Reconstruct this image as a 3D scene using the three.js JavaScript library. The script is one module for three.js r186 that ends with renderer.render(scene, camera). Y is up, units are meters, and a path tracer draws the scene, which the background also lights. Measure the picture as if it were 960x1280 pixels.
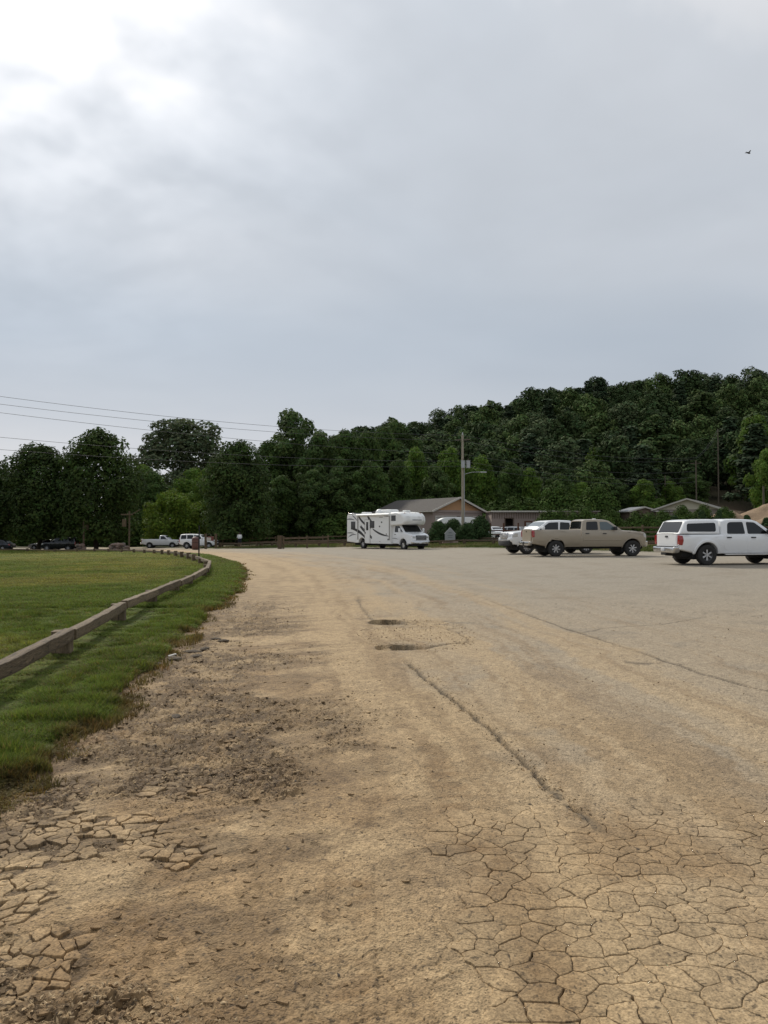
import * as THREE from 'three';
import { mergeGeometries, toCreasedNormals } from 'three/addons/utils/BufferGeometryUtils.js';
import { RoundedBoxGeometry } from 'three/addons/geometries/RoundedBoxGeometry.js';
import { TessellateModifier } from 'three/addons/modifiers/TessellateModifier.js';
import { MarchingCubes } from 'three/addons/objects/MarchingCubes.js';

// ---------------------------------------------------------------- camera, sky, sun, exposure
const scene = new THREE.Scene();
const camera = new THREE.PerspectiveCamera(67.38, 0.75, 0.05, 3000);
camera.position.set(0, 1.55, 0);
camera.rotation.x = THREE.MathUtils.degToRad(1.37);
scene.add(camera);
const renderer = new THREE.WebGLRenderer({ antialias: true });
renderer.setSize(768, 1024);
renderer.toneMapping = THREE.LinearToneMapping;
renderer.toneMappingExposure = 1.0;
renderer.shadowMap.enabled = true;

// seeded random and value noise
function rng(seed) { let s = seed >>> 0; return () => { s = (s + 0x6D2B79F5) | 0; let t = Math.imul(s ^ (s >>> 15), 1 | s); t = (t + Math.imul(t ^ (t >>> 7), 61 | t)) ^ t; return ((t ^ (t >>> 14)) >>> 0) / 4294967296; }; }
function hash(i, j) { let h = Math.imul(i, 374761393) + Math.imul(j, 668265263) | 0; h = Math.imul(h ^ (h >>> 13), 1274126177); return ((h ^ (h >>> 16)) >>> 0) / 4294967296; }
function vn(x, y) {
  const i = Math.floor(x), j = Math.floor(y), fx = x - i, fy = y - j, u = fx * fx * (3 - 2 * fx), v = fy * fy * (3 - 2 * fy);
  const a = hash(i, j), b = hash(i + 1, j), c = hash(i, j + 1), d = hash(i + 1, j + 1);
  return a + (b - a) * u + (c - a) * v + (a - b - c + d) * u * v;
}
function fbm(x, y, o = 4) { let s = 0, a = 0.5, n = 0; for (let k = 0; k < o; k++) { s += a * vn(x, y); n += a; x = x * 2.03 + 17.3; y = y * 2.03 + 9.1; a *= 0.5; } return s / n; }
const clamp = (x, a = 0, b = 1) => Math.min(b, Math.max(a, x));
const ss = (a, b, x) => { const t = clamp((x - a) / (b - a)); return t * t * (3 - 2 * t); };
const mix = (a, b, t) => a + (b - a) * t;
const mix3 = (a, b, t) => [mix(a[0], b[0], t), mix(a[1], b[1], t), mix(a[2], b[2], t)];
const R = THREE.MathUtils.degToRad;
const V = (x, y, z) => new THREE.Vector3(x, y, z);

const sunAz = R(-26), sunEl = R(35);
const sunDir = V(Math.sin(sunAz) * Math.cos(sunEl), Math.sin(sunEl), -Math.cos(sunAz) * Math.cos(sunEl));
{ // thin bright overcast: a computed sky, air and clouds only
  const w = 2048, h = 1024, data = new Float32Array(w * h * 4), dir = V(0, 0, 0);
  for (let j = 0; j < h; j++) for (let i = 0; i < w; i++) {
    const el = ((j + 0.5) / h - 0.5) * Math.PI, ph = ((i + 0.5) / w - 0.5) * 2 * Math.PI;
    dir.set(Math.cos(el) * Math.cos(ph), Math.sin(el), Math.cos(el) * Math.sin(ph));
    const e = Math.max(0, dir.y), q = 1 / (e + 0.16), cx = dir.x * q, cz = dir.z * q;
    const wx = fbm(cx * 0.8 + 3, cz * 0.8 + 8, 3) * 1.6, wz = fbm(cx * 0.8 + 41, cz * 0.8 + 5, 3) * 1.6;
    const big = fbm(cx * 0.45 + wx * 0.5 + 7, cz * 0.75 + wz * 0.5 + 2, 4) - 0.5;
    const fine = fbm(cx * 3.2 + wx * 1.4, cz * 3.2 + wz * 1.4, 6) - 0.5;
    const fine2 = fbm(cx * 10 + wx * 2.5, cz * 10 + wz * 2.5, 4) - 0.5, g = Math.acos(clamp(dir.dot(sunDir), -1, 1));
    let L = 0.53 + 0.10 * e + 0.20 * big + (0.07 * fine + 0.035 * fine2) * ss(0.1, 0.5, e);
    const puff = ss(0.06, 0.26, fine + big * 0.35) * ss(0.28, 0.6, e);
    L += 0.085 * puff;
    const thin = clamp(0.9 + 2.0 * fine + 1.9 * fine2 + 0.6 * big, 0.25, 2.1);
    const halo = 0.13 * Math.exp(-Math.pow(g / 0.62, 2)) + (0.30 * Math.exp(-Math.pow(g / 0.24, 2)) + 1.1 * Math.exp(-Math.pow(g / 0.062, 2))) * thin;
    const hz = Math.exp(-e * 9);
    const band = Math.exp(-Math.pow((e - 0.23) / 0.075, 2)) * (0.35 + 1.3 * fbm(cx * 0.5 + 90, cz * 0.5 + 12, 3)) + 0.7 * Math.exp(-Math.pow((e - 0.39) / 0.05, 2)) * ss(0.35, 0.65, fbm(cx * 0.7 + 33, cz * 0.7 + 71, 3));
    L += halo + 0.15 * hz - 0.085 * band;
    const blue = clamp(0.72 + 0.6 * band - 0.8 * big - 1.2 * halo - 0.3 * puff - 0.75 * hz, 0.05, 1.35);
    const k = (j * w + i) * 4;
    data[k] = L * (1 - 0.115 * blue); data[k + 1] = L * (1 - 0.016 * blue); data[k + 2] = L * (1.02 + 0.095 * blue); data[k + 3] = 1;
    if (el < -0.03) { data[k] = 0.16; data[k + 1] = 0.16; data[k + 2] = 0.13; }
  }
  const t = new THREE.DataTexture(data, w, h, THREE.RGBAFormat, THREE.FloatType);
  t.mapping = THREE.EquirectangularReflectionMapping; t.magFilter = THREE.LinearFilter; t.minFilter = THREE.LinearFilter; t.needsUpdate = true;
  scene.background = t; scene.environment = t;
}
const sun = new THREE.DirectionalLight(new THREE.Color(1, 0.93, 0.80), 3.0);
sun.position.copy(sunDir).multiplyScalar(120); sun.castShadow = true; sun.shadow.radius = 12;
sun.shadow.mapSize.set(4096, 4096);
Object.assign(sun.shadow.camera, { left: -70, right: 70, top: 70, bottom: -70, near: 1, far: 400 });
sun.target.position.set(0, 0, -50); sun.position.add(sun.target.position);
scene.add(sun, sun.target);

// ---------------------------------------------------------------- helpers
const used = {};
function numbered(n) { used[n] = (used[n] || 0) + 1; return used[n] === 1 ? n : n + '_' + String(used[n] - 1).padStart(3, '0'); }
function tag(o, label, category, group, kind) { if (label) o.userData.label = label; if (category) o.userData.category = category; if (group) o.userData.group = group; if (kind) o.userData.kind = kind; return o; }
function thing(name, label, category, [x, y, z] = [0, 0, 0], turn = 0, group) {
  const o = new THREE.Group(); o.name = numbered(name); o.position.set(x, y, z); o.rotation.y = turn; scene.add(o); return tag(o, label, category, group);
}
function part(name, geo, mat, parent) {
  const g = Array.isArray(geo) ? merge(geo) : geo;
  const m = new THREE.Mesh(g, mat); m.name = name; m.castShadow = m.receiveShadow = true; parent.add(m); return m;
}
function solo(name, geo, mat, label, category, group, kind) {
  const m = part(numbered(name), geo, mat, scene); return tag(m, label, category, group, kind);
}
function merge(list) {
  const l = list.map(g => { const q = g.index ? g.toNonIndexed() : g.clone(); for (const a of Object.keys(q.attributes)) if (!['position', 'normal', 'uv'].includes(a)) q.deleteAttribute(a); if (!q.attributes.uv) q.setAttribute('uv', new THREE.Float32BufferAttribute(new Float32Array(q.attributes.position.count * 2), 2)); return q; });
  return l.length === 1 ? l[0] : mergeGeometries(l);
}
function copyOf(o, label) {
  const c = o.clone(); c.name = numbered(o.userData.base || o.name.replace(/_\d+$/, '')); scene.add(c); if (label) c.userData = { ...o.userData, label }; else c.userData = { ...o.userData }; return c;
}
function box(w, h, d, x = 0, y = 0, z = 0, r = 0.02) {
  const g = new RoundedBoxGeometry(w, h, d, 1, Math.min(r, w / 2.01, h / 2.01, d / 2.01)); g.translate(x, y, z); return g;
}
function plainBox(w, h, d, x = 0, y = 0, z = 0) { const g = new THREE.BoxGeometry(w, h, d); g.translate(x, y, z); return g; }
function rod(a, b, r0, r1 = r0, seg = 8) {
  const d = b.clone().sub(a), g = new THREE.CylinderGeometry(r1, r0, d.length(), seg, 1);
  g.translate(0, d.length() / 2, 0); g.applyQuaternion(new THREE.Quaternion().setFromUnitVectors(V(0, 1, 0), d.normalize())); g.translate(a.x, a.y, a.z); return g;
}
function shapeOf(pts) { return new THREE.Shape(pts.map(p => new THREE.Vector2(p[0], p[1]))); }
function ext(pts, z0, z1, bevel = 0.02, seg = 2) {
  const bv = Math.min(bevel, (z1 - z0) / 2.2);
  const g = new THREE.ExtrudeGeometry(shapeOf(pts), { depth: z1 - z0 - 2 * bv, bevelEnabled: bv > 0.0005, bevelSize: bv, bevelThickness: bv, bevelOffset: -bv, bevelSegments: seg, curveSegments: 10 });
  g.translate(0, 0, z0 + bv); return g;
}
function mat(c, rough = 0.8, extra = {}) {
  const M = extra.clearcoat !== undefined || extra.transmission !== undefined || extra.sheen !== undefined ? THREE.MeshPhysicalMaterial : THREE.MeshStandardMaterial;
  const m = new M({ roughness: rough, ...extra }); m.color.setRGB(...c); return m;
}
function dataTex(n, fn, srgb, m = n) {
  const d = new Uint8Array(n * m * 4);
  for (let j = 0; j < m; j++) for (let i = 0; i < n; i++) { const c = fn(i / n, j / m), k = (j * n + i) * 4; d[k] = clamp(c[0]) * 255; d[k + 1] = clamp(c[1]) * 255; d[k + 2] = clamp(c[2]) * 255; d[k + 3] = 255; }
  const t = new THREE.DataTexture(d, n, m); t.wrapS = t.wrapT = THREE.RepeatWrapping; t.magFilter = THREE.LinearFilter; t.minFilter = THREE.LinearMipmapLinearFilter; t.generateMipmaps = true;
  if (srgb) t.colorSpace = THREE.SRGBColorSpace; t.needsUpdate = true; return t;
}
function tn(u, v, f) { // tileable value noise with integer frequency f
  const x = u * f, y = v * f, i = Math.floor(x), j = Math.floor(y), fx = x - i, fy = y - j, a = fx * fx * (3 - 2 * fx), b = fy * fy * (3 - 2 * fy), w = k => ((k % f) + f) % f;
  const p = hash(w(i) + f * 131, w(j)), q = hash(w(i + 1) + f * 131, w(j)), r = hash(w(i) + f * 131, w(j + 1)), s = hash(w(i + 1) + f * 131, w(j + 1));
  return p + (q - p) * a + (r - p) * b + (p - q - r + s) * a * b;
}

// ---------------------------------------------------------------- the lie of the land
function H(x, z) {
  const d = -z;
  let h = x < 0 ? 0.028 * Math.max(x, -40) * ss(20, 75, d) : 0;
  h += 0.22 * ss(15, 30, d) * ss(1, 9, x) + 2.0 * ss(66, 100, d) * ss(16, 42, x);
  return h;
}
const ridge = [[-400, 4], [-90, 5], [-45, 12], [-20, 20], [7, 28], [40, 33], [73, 41], [117, 47], [160, 47.5], [300, 50], [600, 50]];
function lerpTable(t, x) { if (x <= t[0][0]) return t[0][1]; for (let k = 1; k < t.length; k++) if (x < t[k][0]) return mix(t[k - 1][1], t[k][1], (x - t[k - 1][0]) / (t[k][0] - t[k - 1][0])); return t[t.length - 1][1]; }
function hill(x, z) { const d = -z; return H(x, z) + ss(120, 335, d) * lerpTable(ridge, x) + (fbm(x * 0.02, z * 0.02, 3) - 0.5) * 6 * ss(140, 220, d); }

// lawn outline (world metres) and the far edge of the paved lot
const edge = [[-2.2, 6], [-2.15, 0], [-2.12, -3.2], [-2.14, -4.33], [-2.12, -4.89], [-2.25, -5.73], [-2.52, -7.6], [-2.72, -9.83], [-3.3, -13.95], [-3.85, -19.36], [-4.6, -24.5], [-5.35, -28.84], [-7.0, -36.42], [-9.97, -46.05], [-12.9, -55.97], [-16.6, -65.08], [-22.61, -77.6], [-29.93, -89.87], [-38, -98], [-48, -102.5], [-62, -104], [-120, -104]];
function segDist(px, pz, a, b) { const dx = b[0] - a[0], dz = b[1] - a[1], t = clamp(((px - a[0]) * dx + (pz - a[1]) * dz) / (dx * dx + dz * dz)); return [Math.hypot(px - a[0] - dx * t, pz - a[1] - dz * t), dx * (pz - a[1]) - dz * (px - a[0]), t]; }
function lineDist(line, x, z) { let m = 1e9, at = 0; for (let k = 0; k + 1 < line.length; k++) { const [d, , t] = segDist(x, z, line[k], line[k + 1]); if (d < m) { m = d; at = (k + t) / (line.length - 1); } } return [m, at]; }
function edgeDist(x, z) { // + on the lot, - on the lawn
  let m = 1e9, s = 1; for (let k = 0; k + 1 < edge.length; k++) { const [d, side] = segDist(x, z, edge[k], edge[k + 1]); if (d < m) { m = d; s = side > 0 ? 1 : -1; } }
  return m * s;
}
const lotFar = [[-130, 122], [-45, 114], [-27, 101], [-18, 85], [-10.7, 79.5], [-3.85, 74.5], [5, 62], [8.4, 57], [11.7, 51.5], [16.6, 46.5], [20.6, 42], [40, 34], [120, 20]];
// ---------------------------------------------------------------- ground: paved lot under dried mud, lawn, verge
const crack1 = [[0.24, -9.3], [0.42, -8.2], [0.6, -7.23], [0.74, -6.5], [0.82, -6.07], [0.93, -5.3], [0.96, -5.0], [1.04, -4.4], [1.12, -4.1], [1.2, -3.8], [1.26, -3.6]];
const crack2 = [[-0.66, -18.2], [-0.45, -15.6], [-0.2, -13.3]];
const crack3 = [[1.0, -24], [1.72, -20.68], [2.18, -18.6], [2.5, -15.38], [2.84, -12.44], [2.98, -11.49], [3.26, -9.83], [3.42, -8.45], [3.6, -7.72], [4.3, -6.3]];
const crack4 = [[0.42, -10.05], [0.8, -10.5], [1.22, -10.72], [1.15, -11.6], [0.9, -12.4], [0.3, -13.2]];
const crack5 = [[2.95, -11.6], [3.6, -12.3], [4.5, -12.6], [6, -14]];
const crack6 = [[4.6, -16], [6.2, -14.2], [8.0, -13.2]];
const trackA = [[0.2, -6.0], [0.36, -4.9], [0.47, -4.0], [0.56, -3.2], [0.66, -2.4], [0.9, -0.5]];
const trackB = [[-0.17, -3.75], [-0.15, -3.1], [-0.13, -2.4], [-0.1, 0]];
const trackC = [[-0.95, -4.3], [-0.98, -3.4], [-1.0, -2.6]];
function vor(x, y) { // [distance to the nearest cell border, cell random]
  const i = Math.floor(x), j = Math.floor(y); let f1 = 9, f2 = 9, id = 0;
  for (let a = -1; a <= 1; a++) for (let b = -1; b <= 1; b++) {
    const px = i + a + 0.1 + 0.8 * hash(i + a + 5000, j + b), py = j + b + 0.1 + 0.8 * hash(i + a, j + b + 7000), d = Math.hypot(px - x, py - y);
    if (d < f1) { f2 = f1; f1 = d; id = hash(i + a + 91, j + b + 37); } else if (d < f2) f2 = d;
  }
  return [f2 - f1, id];
}
// where the pavement has broken into plates (near right of the standing point)
function plateMask(x, z) { const w = (fbm(x * 1.7, z * 1.7, 3) - 0.5) * 0.9; return ss(0.12, 0.62, x + w * 0.8 - 0.05 * (z + 3)) * ss(4.75, 4.0, -z + w * 1.2); }
const zones = [[-1.62, -3.95, 0.46, 0.46], [-1.25, -4.75, 0.46, 0.3], [-1.0, -3.72, 0.2, 0.16], [-1.28, -2.75, 0.24, 0.3], [-1.66, -3.2, 0.26, 0.3], [-1.9, -4.6, 0.2, 0.24]];
function zoneMask(x, z) { const n = (fbm(x * 3.3 + 7, z * 3.3, 3) - 0.5) * 1.1; let m = 0; for (const q of zones) m = Math.max(m, ss(1.2, 0.7, Math.hypot((x - q[0]) / q[2], (z - q[1]) / q[3]) + n)); return m; }
function roughMask(x, z, e) {
  const d = -z, n = fbm(x * 1.15 + 3.1, z * 1.15 + 8.7, 4), n2 = fbm(x * 0.5 + 13, z * 0.5 + 1, 2);
  return Math.max(ss(0.44, 0.59, n + 0.14 * (n2 - 0.5) + 0.05 * ss(6, 3, d)) * ss(2.6, 1.5, e + (n2 - 0.5) * 1.2) * ss(17, 6, d) * ss(0.0, 0.35, e), ss(0.28, 0.46, n) * ss(0.05, 0.3, e) * ss(1.9, 0.8, e + (n2 - 0.5) * 1.0) * ss(26, 10, d) * ss(3.2, 4.6, d));
}
function lotMicro(x, z, e) {
  const d = -z; let m = (fbm(x * 2.6, z * 2.6, 3) - 0.5) * 0.014;
  const rg = roughMask(x, z, e);
  if (d < 18) {
    m += (fbm(x * 11, z * 11, 3) - 0.5) * 0.012 * ss(5, 1, e);
    if (rg > 0) {
      const w = fbm(x * 6, z * 6, 2) * 0.5, n = fbm(x * 9 + w, z * 13 + w, 4), c = vor(x * 13 + n * 1.2, z * 15 + n * 1.2);
      m += rg * ((1 - Math.abs(2 * n - 1)) * 0.018 + (c[1] - 0.4) * 0.022 - 0.018 * ss(0.2, 0.0, c[0]) + (vn(x * 60, z * 60) - 0.5) * 0.010 + (vn(x * 27, z * 33) - 0.5) * 0.014);
    }
    const u = x * 0.86 - z * 0.5, v = x * 0.5 + z * 0.86, st = fbm(u * 1.6 + 4, v * 22, 3); // scrape marks of turning wheels
    m += (st - 0.5) * 0.018 * ss(0.5, 0.7, fbm(x * 0.9 + 31, z * 0.9 + 4, 2)) * ss(3.6, 1.4, e);
    if (d < 6.5) { const c = vor(x * 3.4 + fbm(x * 5, z * 5, 2) * 0.5, z * 3.4 + fbm(x * 5 + 9, z * 5, 2) * 0.5); m -= 0.007 * ss(0.035, 0.0, c[0]) * ss(0.42, 0.6, fbm(x * 1.1 + 60, z * 1.1, 2)); }
    m -= 0.012 * plateMask(x, z) + 0.016 * zoneMask(x, z);
  }
  for (const [ln, w, dep] of [[crack1, 0.017, 0.035], [crack2, 0.02, 0.02], [crack3, 0.020, 0.012], [crack4, 0.022, 0.03], [crack5, 0.014, 0.006], [crack6, 0.014, 0.006]]) {
    if (d > 26) break;
    const wob = (fbm(x * 7, z * 7, 2) - 0.5) * 0.07, q = lineDist(ln, x + wob, z + wob);
    if (q[0] < 0.2) m -= dep * Math.exp(-Math.pow(q[0] / (w * (0.7 + 0.9 * vn(x * 5, z * 5))), 2)) * ss(0, 0.04, q[1]) * ss(1, 0.95, q[1]);
  }
  const hole = (cx, cz, rx, rz, dep) => { const n = (fbm(x * 6, z * 6, 3) - 0.5) * 0.5, q = Math.pow(Math.abs((x - cx) / rx), 3) + Math.pow(Math.abs((z - cz) / rz), 3); return dep * ss(1.12, 0.88, q + n); };
  if (d > 9 && d < 15) m -= hole(0.02, -13.0, 0.25, 0.34, 0.14) + hole(0.2, -10.2, 0.3, 0.2, 0.07) * (0.5 + vn(x * 14, z * 14)) + hole(0.5, -12.9, 0.5, 0.22, 0.016) * vn(x * 16, z * 16) * 1.5;
  for (const [t, w] of [[trackA, 0.1], [trackB, 0.085], [trackC, 0.09]]) {
    if (d > 7) break;
    const q = lineDist(t, x, z), k = ss(w * 1.3, w * 0.7, q[0]) * ss(0, 0.15, q[1]);
    if (k > 0) m += k * (-0.006 + 0.005 * (Math.sin(x * 150) > 0.2 ? 1 : 0) * (0.5 + 0.5 * Math.sin(z * 120 + x * 30)) * vn(x * 3, z * 3)) + 0.006 * Math.exp(-Math.pow((q[0] - w * 1.25) / 0.02, 2)) * ss(0, 0.15, q[1]);
  }
  return m;
}
const C = { dust: [0.480, 0.350, 0.200], asph: [0.365, 0.325, 0.265], mud: [0.365, 0.240, 0.120], damp: [0.125, 0.080, 0.040], orange: [0.32, 0.19, 0.08], soil: [0.060, 0.045, 0.028], grey: [0.305, 0.26, 0.20] };
function lotColor(x, z, e, out, bare) {
  const d = -z, n1 = fbm(x * 0.35 + 5, z * 0.35 + 2, 3), n2 = fbm(x * 1.7 + 1, z * 1.7 + 40, 4), n3 = fbm(x * 8 + 3, z * 8, 3), rg = roughMask(x, z, e);
  let c = mix3(C.dust, C.asph, clamp(0.55 * ss(2.2, 5.0, e + 2 * (n1 - 0.5)) + 0.45 * ss(2.5, 9, e + 3 * (n1 - 0.5)) * ss(6, 24, d)));
  c = mix3(c, C.grey, 0.55 * ss(0.52, 0.7, n2) * ss(1.5, 4, e));
  c = mix3(c, C.mud, (0.25 + 0.75 * ss(0.4, 0.62, n2)) * Math.max(ss(3.4, 0.6, e) * ss(22, 7, d), 0.45 * ss(6.0, 3.4, d)));
  c = mix3(c, C.dust.map(v => v * 1.08), 0.6 * ss(0.5, 0.66, fbm(x * 0.9 + 77, z * 1.3 + 5, 3)) * ss(5, 1, e));
  if (rg > 0) c = mix3(c, C.damp, rg * (0.25 + 0.65 * ss(0.40, 0.58, n3)));
  const u = x * 0.86 - z * 0.5, v = x * 0.5 + z * 0.86;
  c = mix3(c, C.damp, 0.5 * ss(0.50, 0.68, fbm(u * 0.9, v * 7, 4)) * ss(4.5, 1, e) * ss(45, 14, d)); c = mix3(c, C.damp, 0.6 * ss(0.53, 0.66, fbm(x * 2.1 + 9, z * 2.9 + 70, 4)) * ss(3.6, 1.2, e) * ss(24, 8, d)); c = mix3(c, C.orange.map(a => a * 0.8), 0.5 * ss(0.55, 0.7, fbm(x * 0.8 + 19, z * 0.8 + 33, 3)) * ss(7, 3, d));
  if (d < 7) for (const [t, w, k] of [[trackA, 0.12, 0.7], [trackB, 0.10, 0.5], [trackC, 0.1, 0.4]]) { const q = lineDist(t, x, z); c = mix3(c, C.orange.map(a => a * 0.72), k * ss(w * 1.5, w * 0.6, q[0] + (n3 - 0.5) * 0.1) * ss(0, 0.2, q[1]) * (0.15 + 1.5 * ss(0.35, 0.65, fbm(x * 5 + 3, z * 17, 3)) * n2)); }
  if (d < 26) for (const [ln, w, k] of [[crack1, 0.021, 0.95], [crack2, 0.03, 0.6], [crack3, 0.026, 0.85], [crack4, 0.03, 0.65], [crack5, 0.02, 0.5], [crack6, 0.02, 0.5]]) {
    const wob = (fbm(x * 7, z * 7, 2) - 0.5) * 0.07, q = lineDist(ln, x + wob, z + wob);
    if (q[0] < 0.3) c = mix3(c, C.soil, k * Math.exp(-Math.pow(q[0] / (w * (0.6 + 0.9 * vn(x * 5, z * 5))), 2)) * ss(0, 0.04, q[1]) * ss(1, 0.95, q[1]) * (1 - 0.85 * plateMask(x, z)));
  }
  if (d > 9 && d < 15) { const q = Math.pow((x - 0.2) / 0.45, 2) + Math.pow((z + 10.25) / 0.35, 2), p = Math.pow((x - 0.05) / 0.34, 2) + Math.pow((z + 12.95) / 0.4, 2), r = Math.pow((x - 0.75) / 0.7, 2) + Math.pow((z + 12.7) / 0.7, 2); c = mix3(c, C.soil, clamp(ss(1.5, 0.2, q + n3 - 0.5) * 0.75 * ss(0.35, 0.6, n3) + ss(1.2, 0.5, p + n3 - 0.5) * 0.8 + ss(1.3, 0.2, r) * 0.7 * ss(0.5, 0.62, n3))); }
  { const st = fbm(e * 2.3 + 0.25 * vn(z * 0.4, 3), z * 0.10 + 8, 3), st2 = fbm(e * 6.5 + 0.5 * vn(z * 0.3, 9), z * 0.16 + 50, 3), k = ss(11, 4, e) * ss(0.2, 1, e); c = mix3(c, C.dust.map(v => v * 1.06), 0.75 * k * ss(0.5, 0.68, st) * (0.5 + 0.5 * n2)); c = mix3(c, C.mud.map(v => v * 0.72), 0.55 * k * ss(0.52, 0.70, st2) * (0.4 + n2 * 0.9)); }
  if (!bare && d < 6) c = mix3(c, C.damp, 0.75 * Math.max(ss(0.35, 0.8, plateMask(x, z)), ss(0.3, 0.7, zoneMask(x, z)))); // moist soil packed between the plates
  const dot = Math.pow((x - 3.03) / 0.25, 2) + Math.pow((z + 9.1) / 0.2, 2); c = mix3(c, C.soil, 0.7 * ss(1.4, 0.3, dot) * ss(0.42, 0.6, n3));
  c = mix3(c, [0.13, 0.075, 0.035], 0.75 * ss(0.32, 0.0, e + (n3 - 0.5) * 0.5) * ss(60, 25, d));
  const s = 0.86 + 0.28 * vn(x * 24, z * 24) * ss(26, 8, d) + 0.14 * ss(26, 8, d) * 0 + 0.14 * ss(8, 26, d);
  out[0] = c[0] * s; out[1] = c[1] * s; out[2] = c[2] * s;
}
function lawnColor(x, z, e, out) {
  const n = fbm(x * 0.22 + 3, z * 0.22, 3), m = fbm(x * 2.2, z * 2.2, 3);
  let c = mix3([0.105, 0.145, 0.022], [0.205, 0.205, 0.045], ss(0.35, 0.65, n + 0.15 * (m - 0.5)));
  c = mix3(c, [0.16, 0.10, 0.05], 0.85 * ss(0.3, 0.02, -e + (m - 0.5) * 0.5));
  out[0] = c[0]; out[1] = c[1]; out[2] = c[2];
}
function wob(x, z) { return (fbm(x * 0.9 + 20, z * 0.9, 3) - 0.5) * 0.42 * ss(60, 20, -z) + (fbm(x * 6, z * 6 + 9, 3) - 0.5) * 0.20; }
function groundAt(x, z, e) { // e: ragged distance to the lawn edge
  if (e < 0) return H(x, z) + 0.03 * ss(0, 0.14, -e) + (fbm(x * 2, z * 2, 3) - 0.5) * 0.05;
  return H(x, z) + lotMicro(x, z, e);
}
const setGround = [{ pos: [], uv: [], col: [], idx: [] }, { pos: [], uv: [], col: [], idx: [] }, { pos: [], uv: [], col: [], idx: [] }]; // lot, lawn, verge
function addGrid(rows, cols, u0, u1, apex, drop) {
  const n = cols + 1, cls = [], P = [], K = [], o = [0, 0, 0];
  for (let j = 0; j < rows.length; j++) for (let i = 0; i < n; i++) {
    const d = rows[j], x = mix(u0, u1, i / cols) * (d + apex), z = -d, e = edgeDist(x, z) + wob(x, z), far = d > lerpTable(lotFar, x) + (fbm(x * 0.8, z * 0.8, 2) - 0.5) * 1.2;
    const k = e < 0 ? 1 : far ? 2 : 0; cls.push(k);
    let y = k === 2 ? H(x, z) + 0.05 + (fbm(x, z, 3) - 0.5) * 0.06 : groundAt(x, z, e);
    if (j === 0) y -= drop; P.push(x, y, z);
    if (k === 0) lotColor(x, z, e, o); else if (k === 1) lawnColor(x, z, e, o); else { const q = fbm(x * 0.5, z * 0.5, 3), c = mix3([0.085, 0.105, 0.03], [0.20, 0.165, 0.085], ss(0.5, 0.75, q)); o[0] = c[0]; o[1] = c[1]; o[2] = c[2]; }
    K.push(o[0], o[1], o[2]);
  }
  const maps = setGround.map(() => new Map());
  const vert = (g, k, v) => { let q = maps[k].get(v); if (q === undefined) { q = g.pos.length / 3; maps[k].set(v, q); g.pos.push(P[v * 3], P[v * 3 + 1], P[v * 3 + 2]); g.uv.push(P[v * 3] / 1.7, -P[v * 3 + 2] / 1.7); g.col.push(K[v * 3], K[v * 3 + 1], K[v * 3 + 2]); } return q; };
  for (let j = 0; j + 1 < rows.length; j++) for (let i = 0; i < cols; i++) {
    const a = j * n + i, b = a + 1, c = a + n, d = c + 1;
    for (const t of [[a, b, d], [a, d, c]]) { const k = Math.max(cls[t[0]], cls[t[1]], cls[t[2]]), g = setGround[k]; g.idx.push(vert(g, k, t[0]), vert(g, k, t[1]), vert(g, k, t[2])); }
  }
}
{
  const near = []; for (let d = 1.1; d < 17;) { near.push(d); d += d > 9.2 && d < 13.6 ? 0.045 : clamp(d * d * 0.00095, 0.0065, 0.16); } near.push(17);
  addGrid(near, 700, -0.72, 0.72, 0.9, 0);
  const far = []; for (let d = 16.6; d < 128;) { far.push(d); d *= 1.0115; } far.push(128);
  addGrid(far, 300, -0.95, 0.95, 0.9, 0.06);
}
const grainTex = dataTex(1024, (u, v) => { const a = tn(u, v, 64) * 0.22 + tn(u, v, 200) * 0.38 + tn(u, v, 480) * 0.40, s = tn(u + 0.3, v + 0.1, 150), s2 = tn(u + 0.7, v + 0.4, 90), k = 0.90 + 0.62 * (a - 0.5) - (s > 0.85 ? 0.24 : 0) - (s2 > 0.92 ? 0.24 : 0); return [k, k * 0.985, k * 0.96]; }, true);
const grainBump = dataTex(1024, (u, v) => { const k = tn(u, v, 40) * 0.2 + tn(u, v, 110) * 0.4 + tn(u, v, 300) * 0.4; return [k, k, k]; });
const lotMat = new THREE.MeshStandardMaterial({ vertexColors: true, map: grainTex, bumpMap: grainBump, bumpScale: 0.010, roughness: 0.95 });
const lawnMat = new THREE.MeshStandardMaterial({ vertexColors: true, map: grainTex, bumpMap: grainBump, bumpScale: 0.02, roughness: 1 });
function groundMesh(name, g, m) {
  const b = new THREE.BufferGeometry(); b.setAttribute('position', new THREE.Float32BufferAttribute(g.pos, 3)); b.setAttribute('uv', new THREE.Float32BufferAttribute(g.uv, 2)); b.setAttribute('color', new THREE.Float32BufferAttribute(g.col, 3)); b.setIndex(g.idx); b.computeVertexNormals();
  const o = new THREE.Mesh(b, m); o.name = name; o.castShadow = o.receiveShadow = true; o.userData.kind = 'structure'; scene.add(o); return o;
}
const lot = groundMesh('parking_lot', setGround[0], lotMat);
const lawn = groundMesh('lawn', setGround[1], lawnMat);
const verge = groundMesh('grass_verge', setGround[2], lawnMat);
tag(lot, 'dusty cracked asphalt lot with dried mud along the lawn', 'parking lot');
tag(lawn, 'mown green lawn enclosed by the low timber rail', 'lawn');
tag(verge, 'grassy verge between the lot and the far fences', 'verge');
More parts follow.
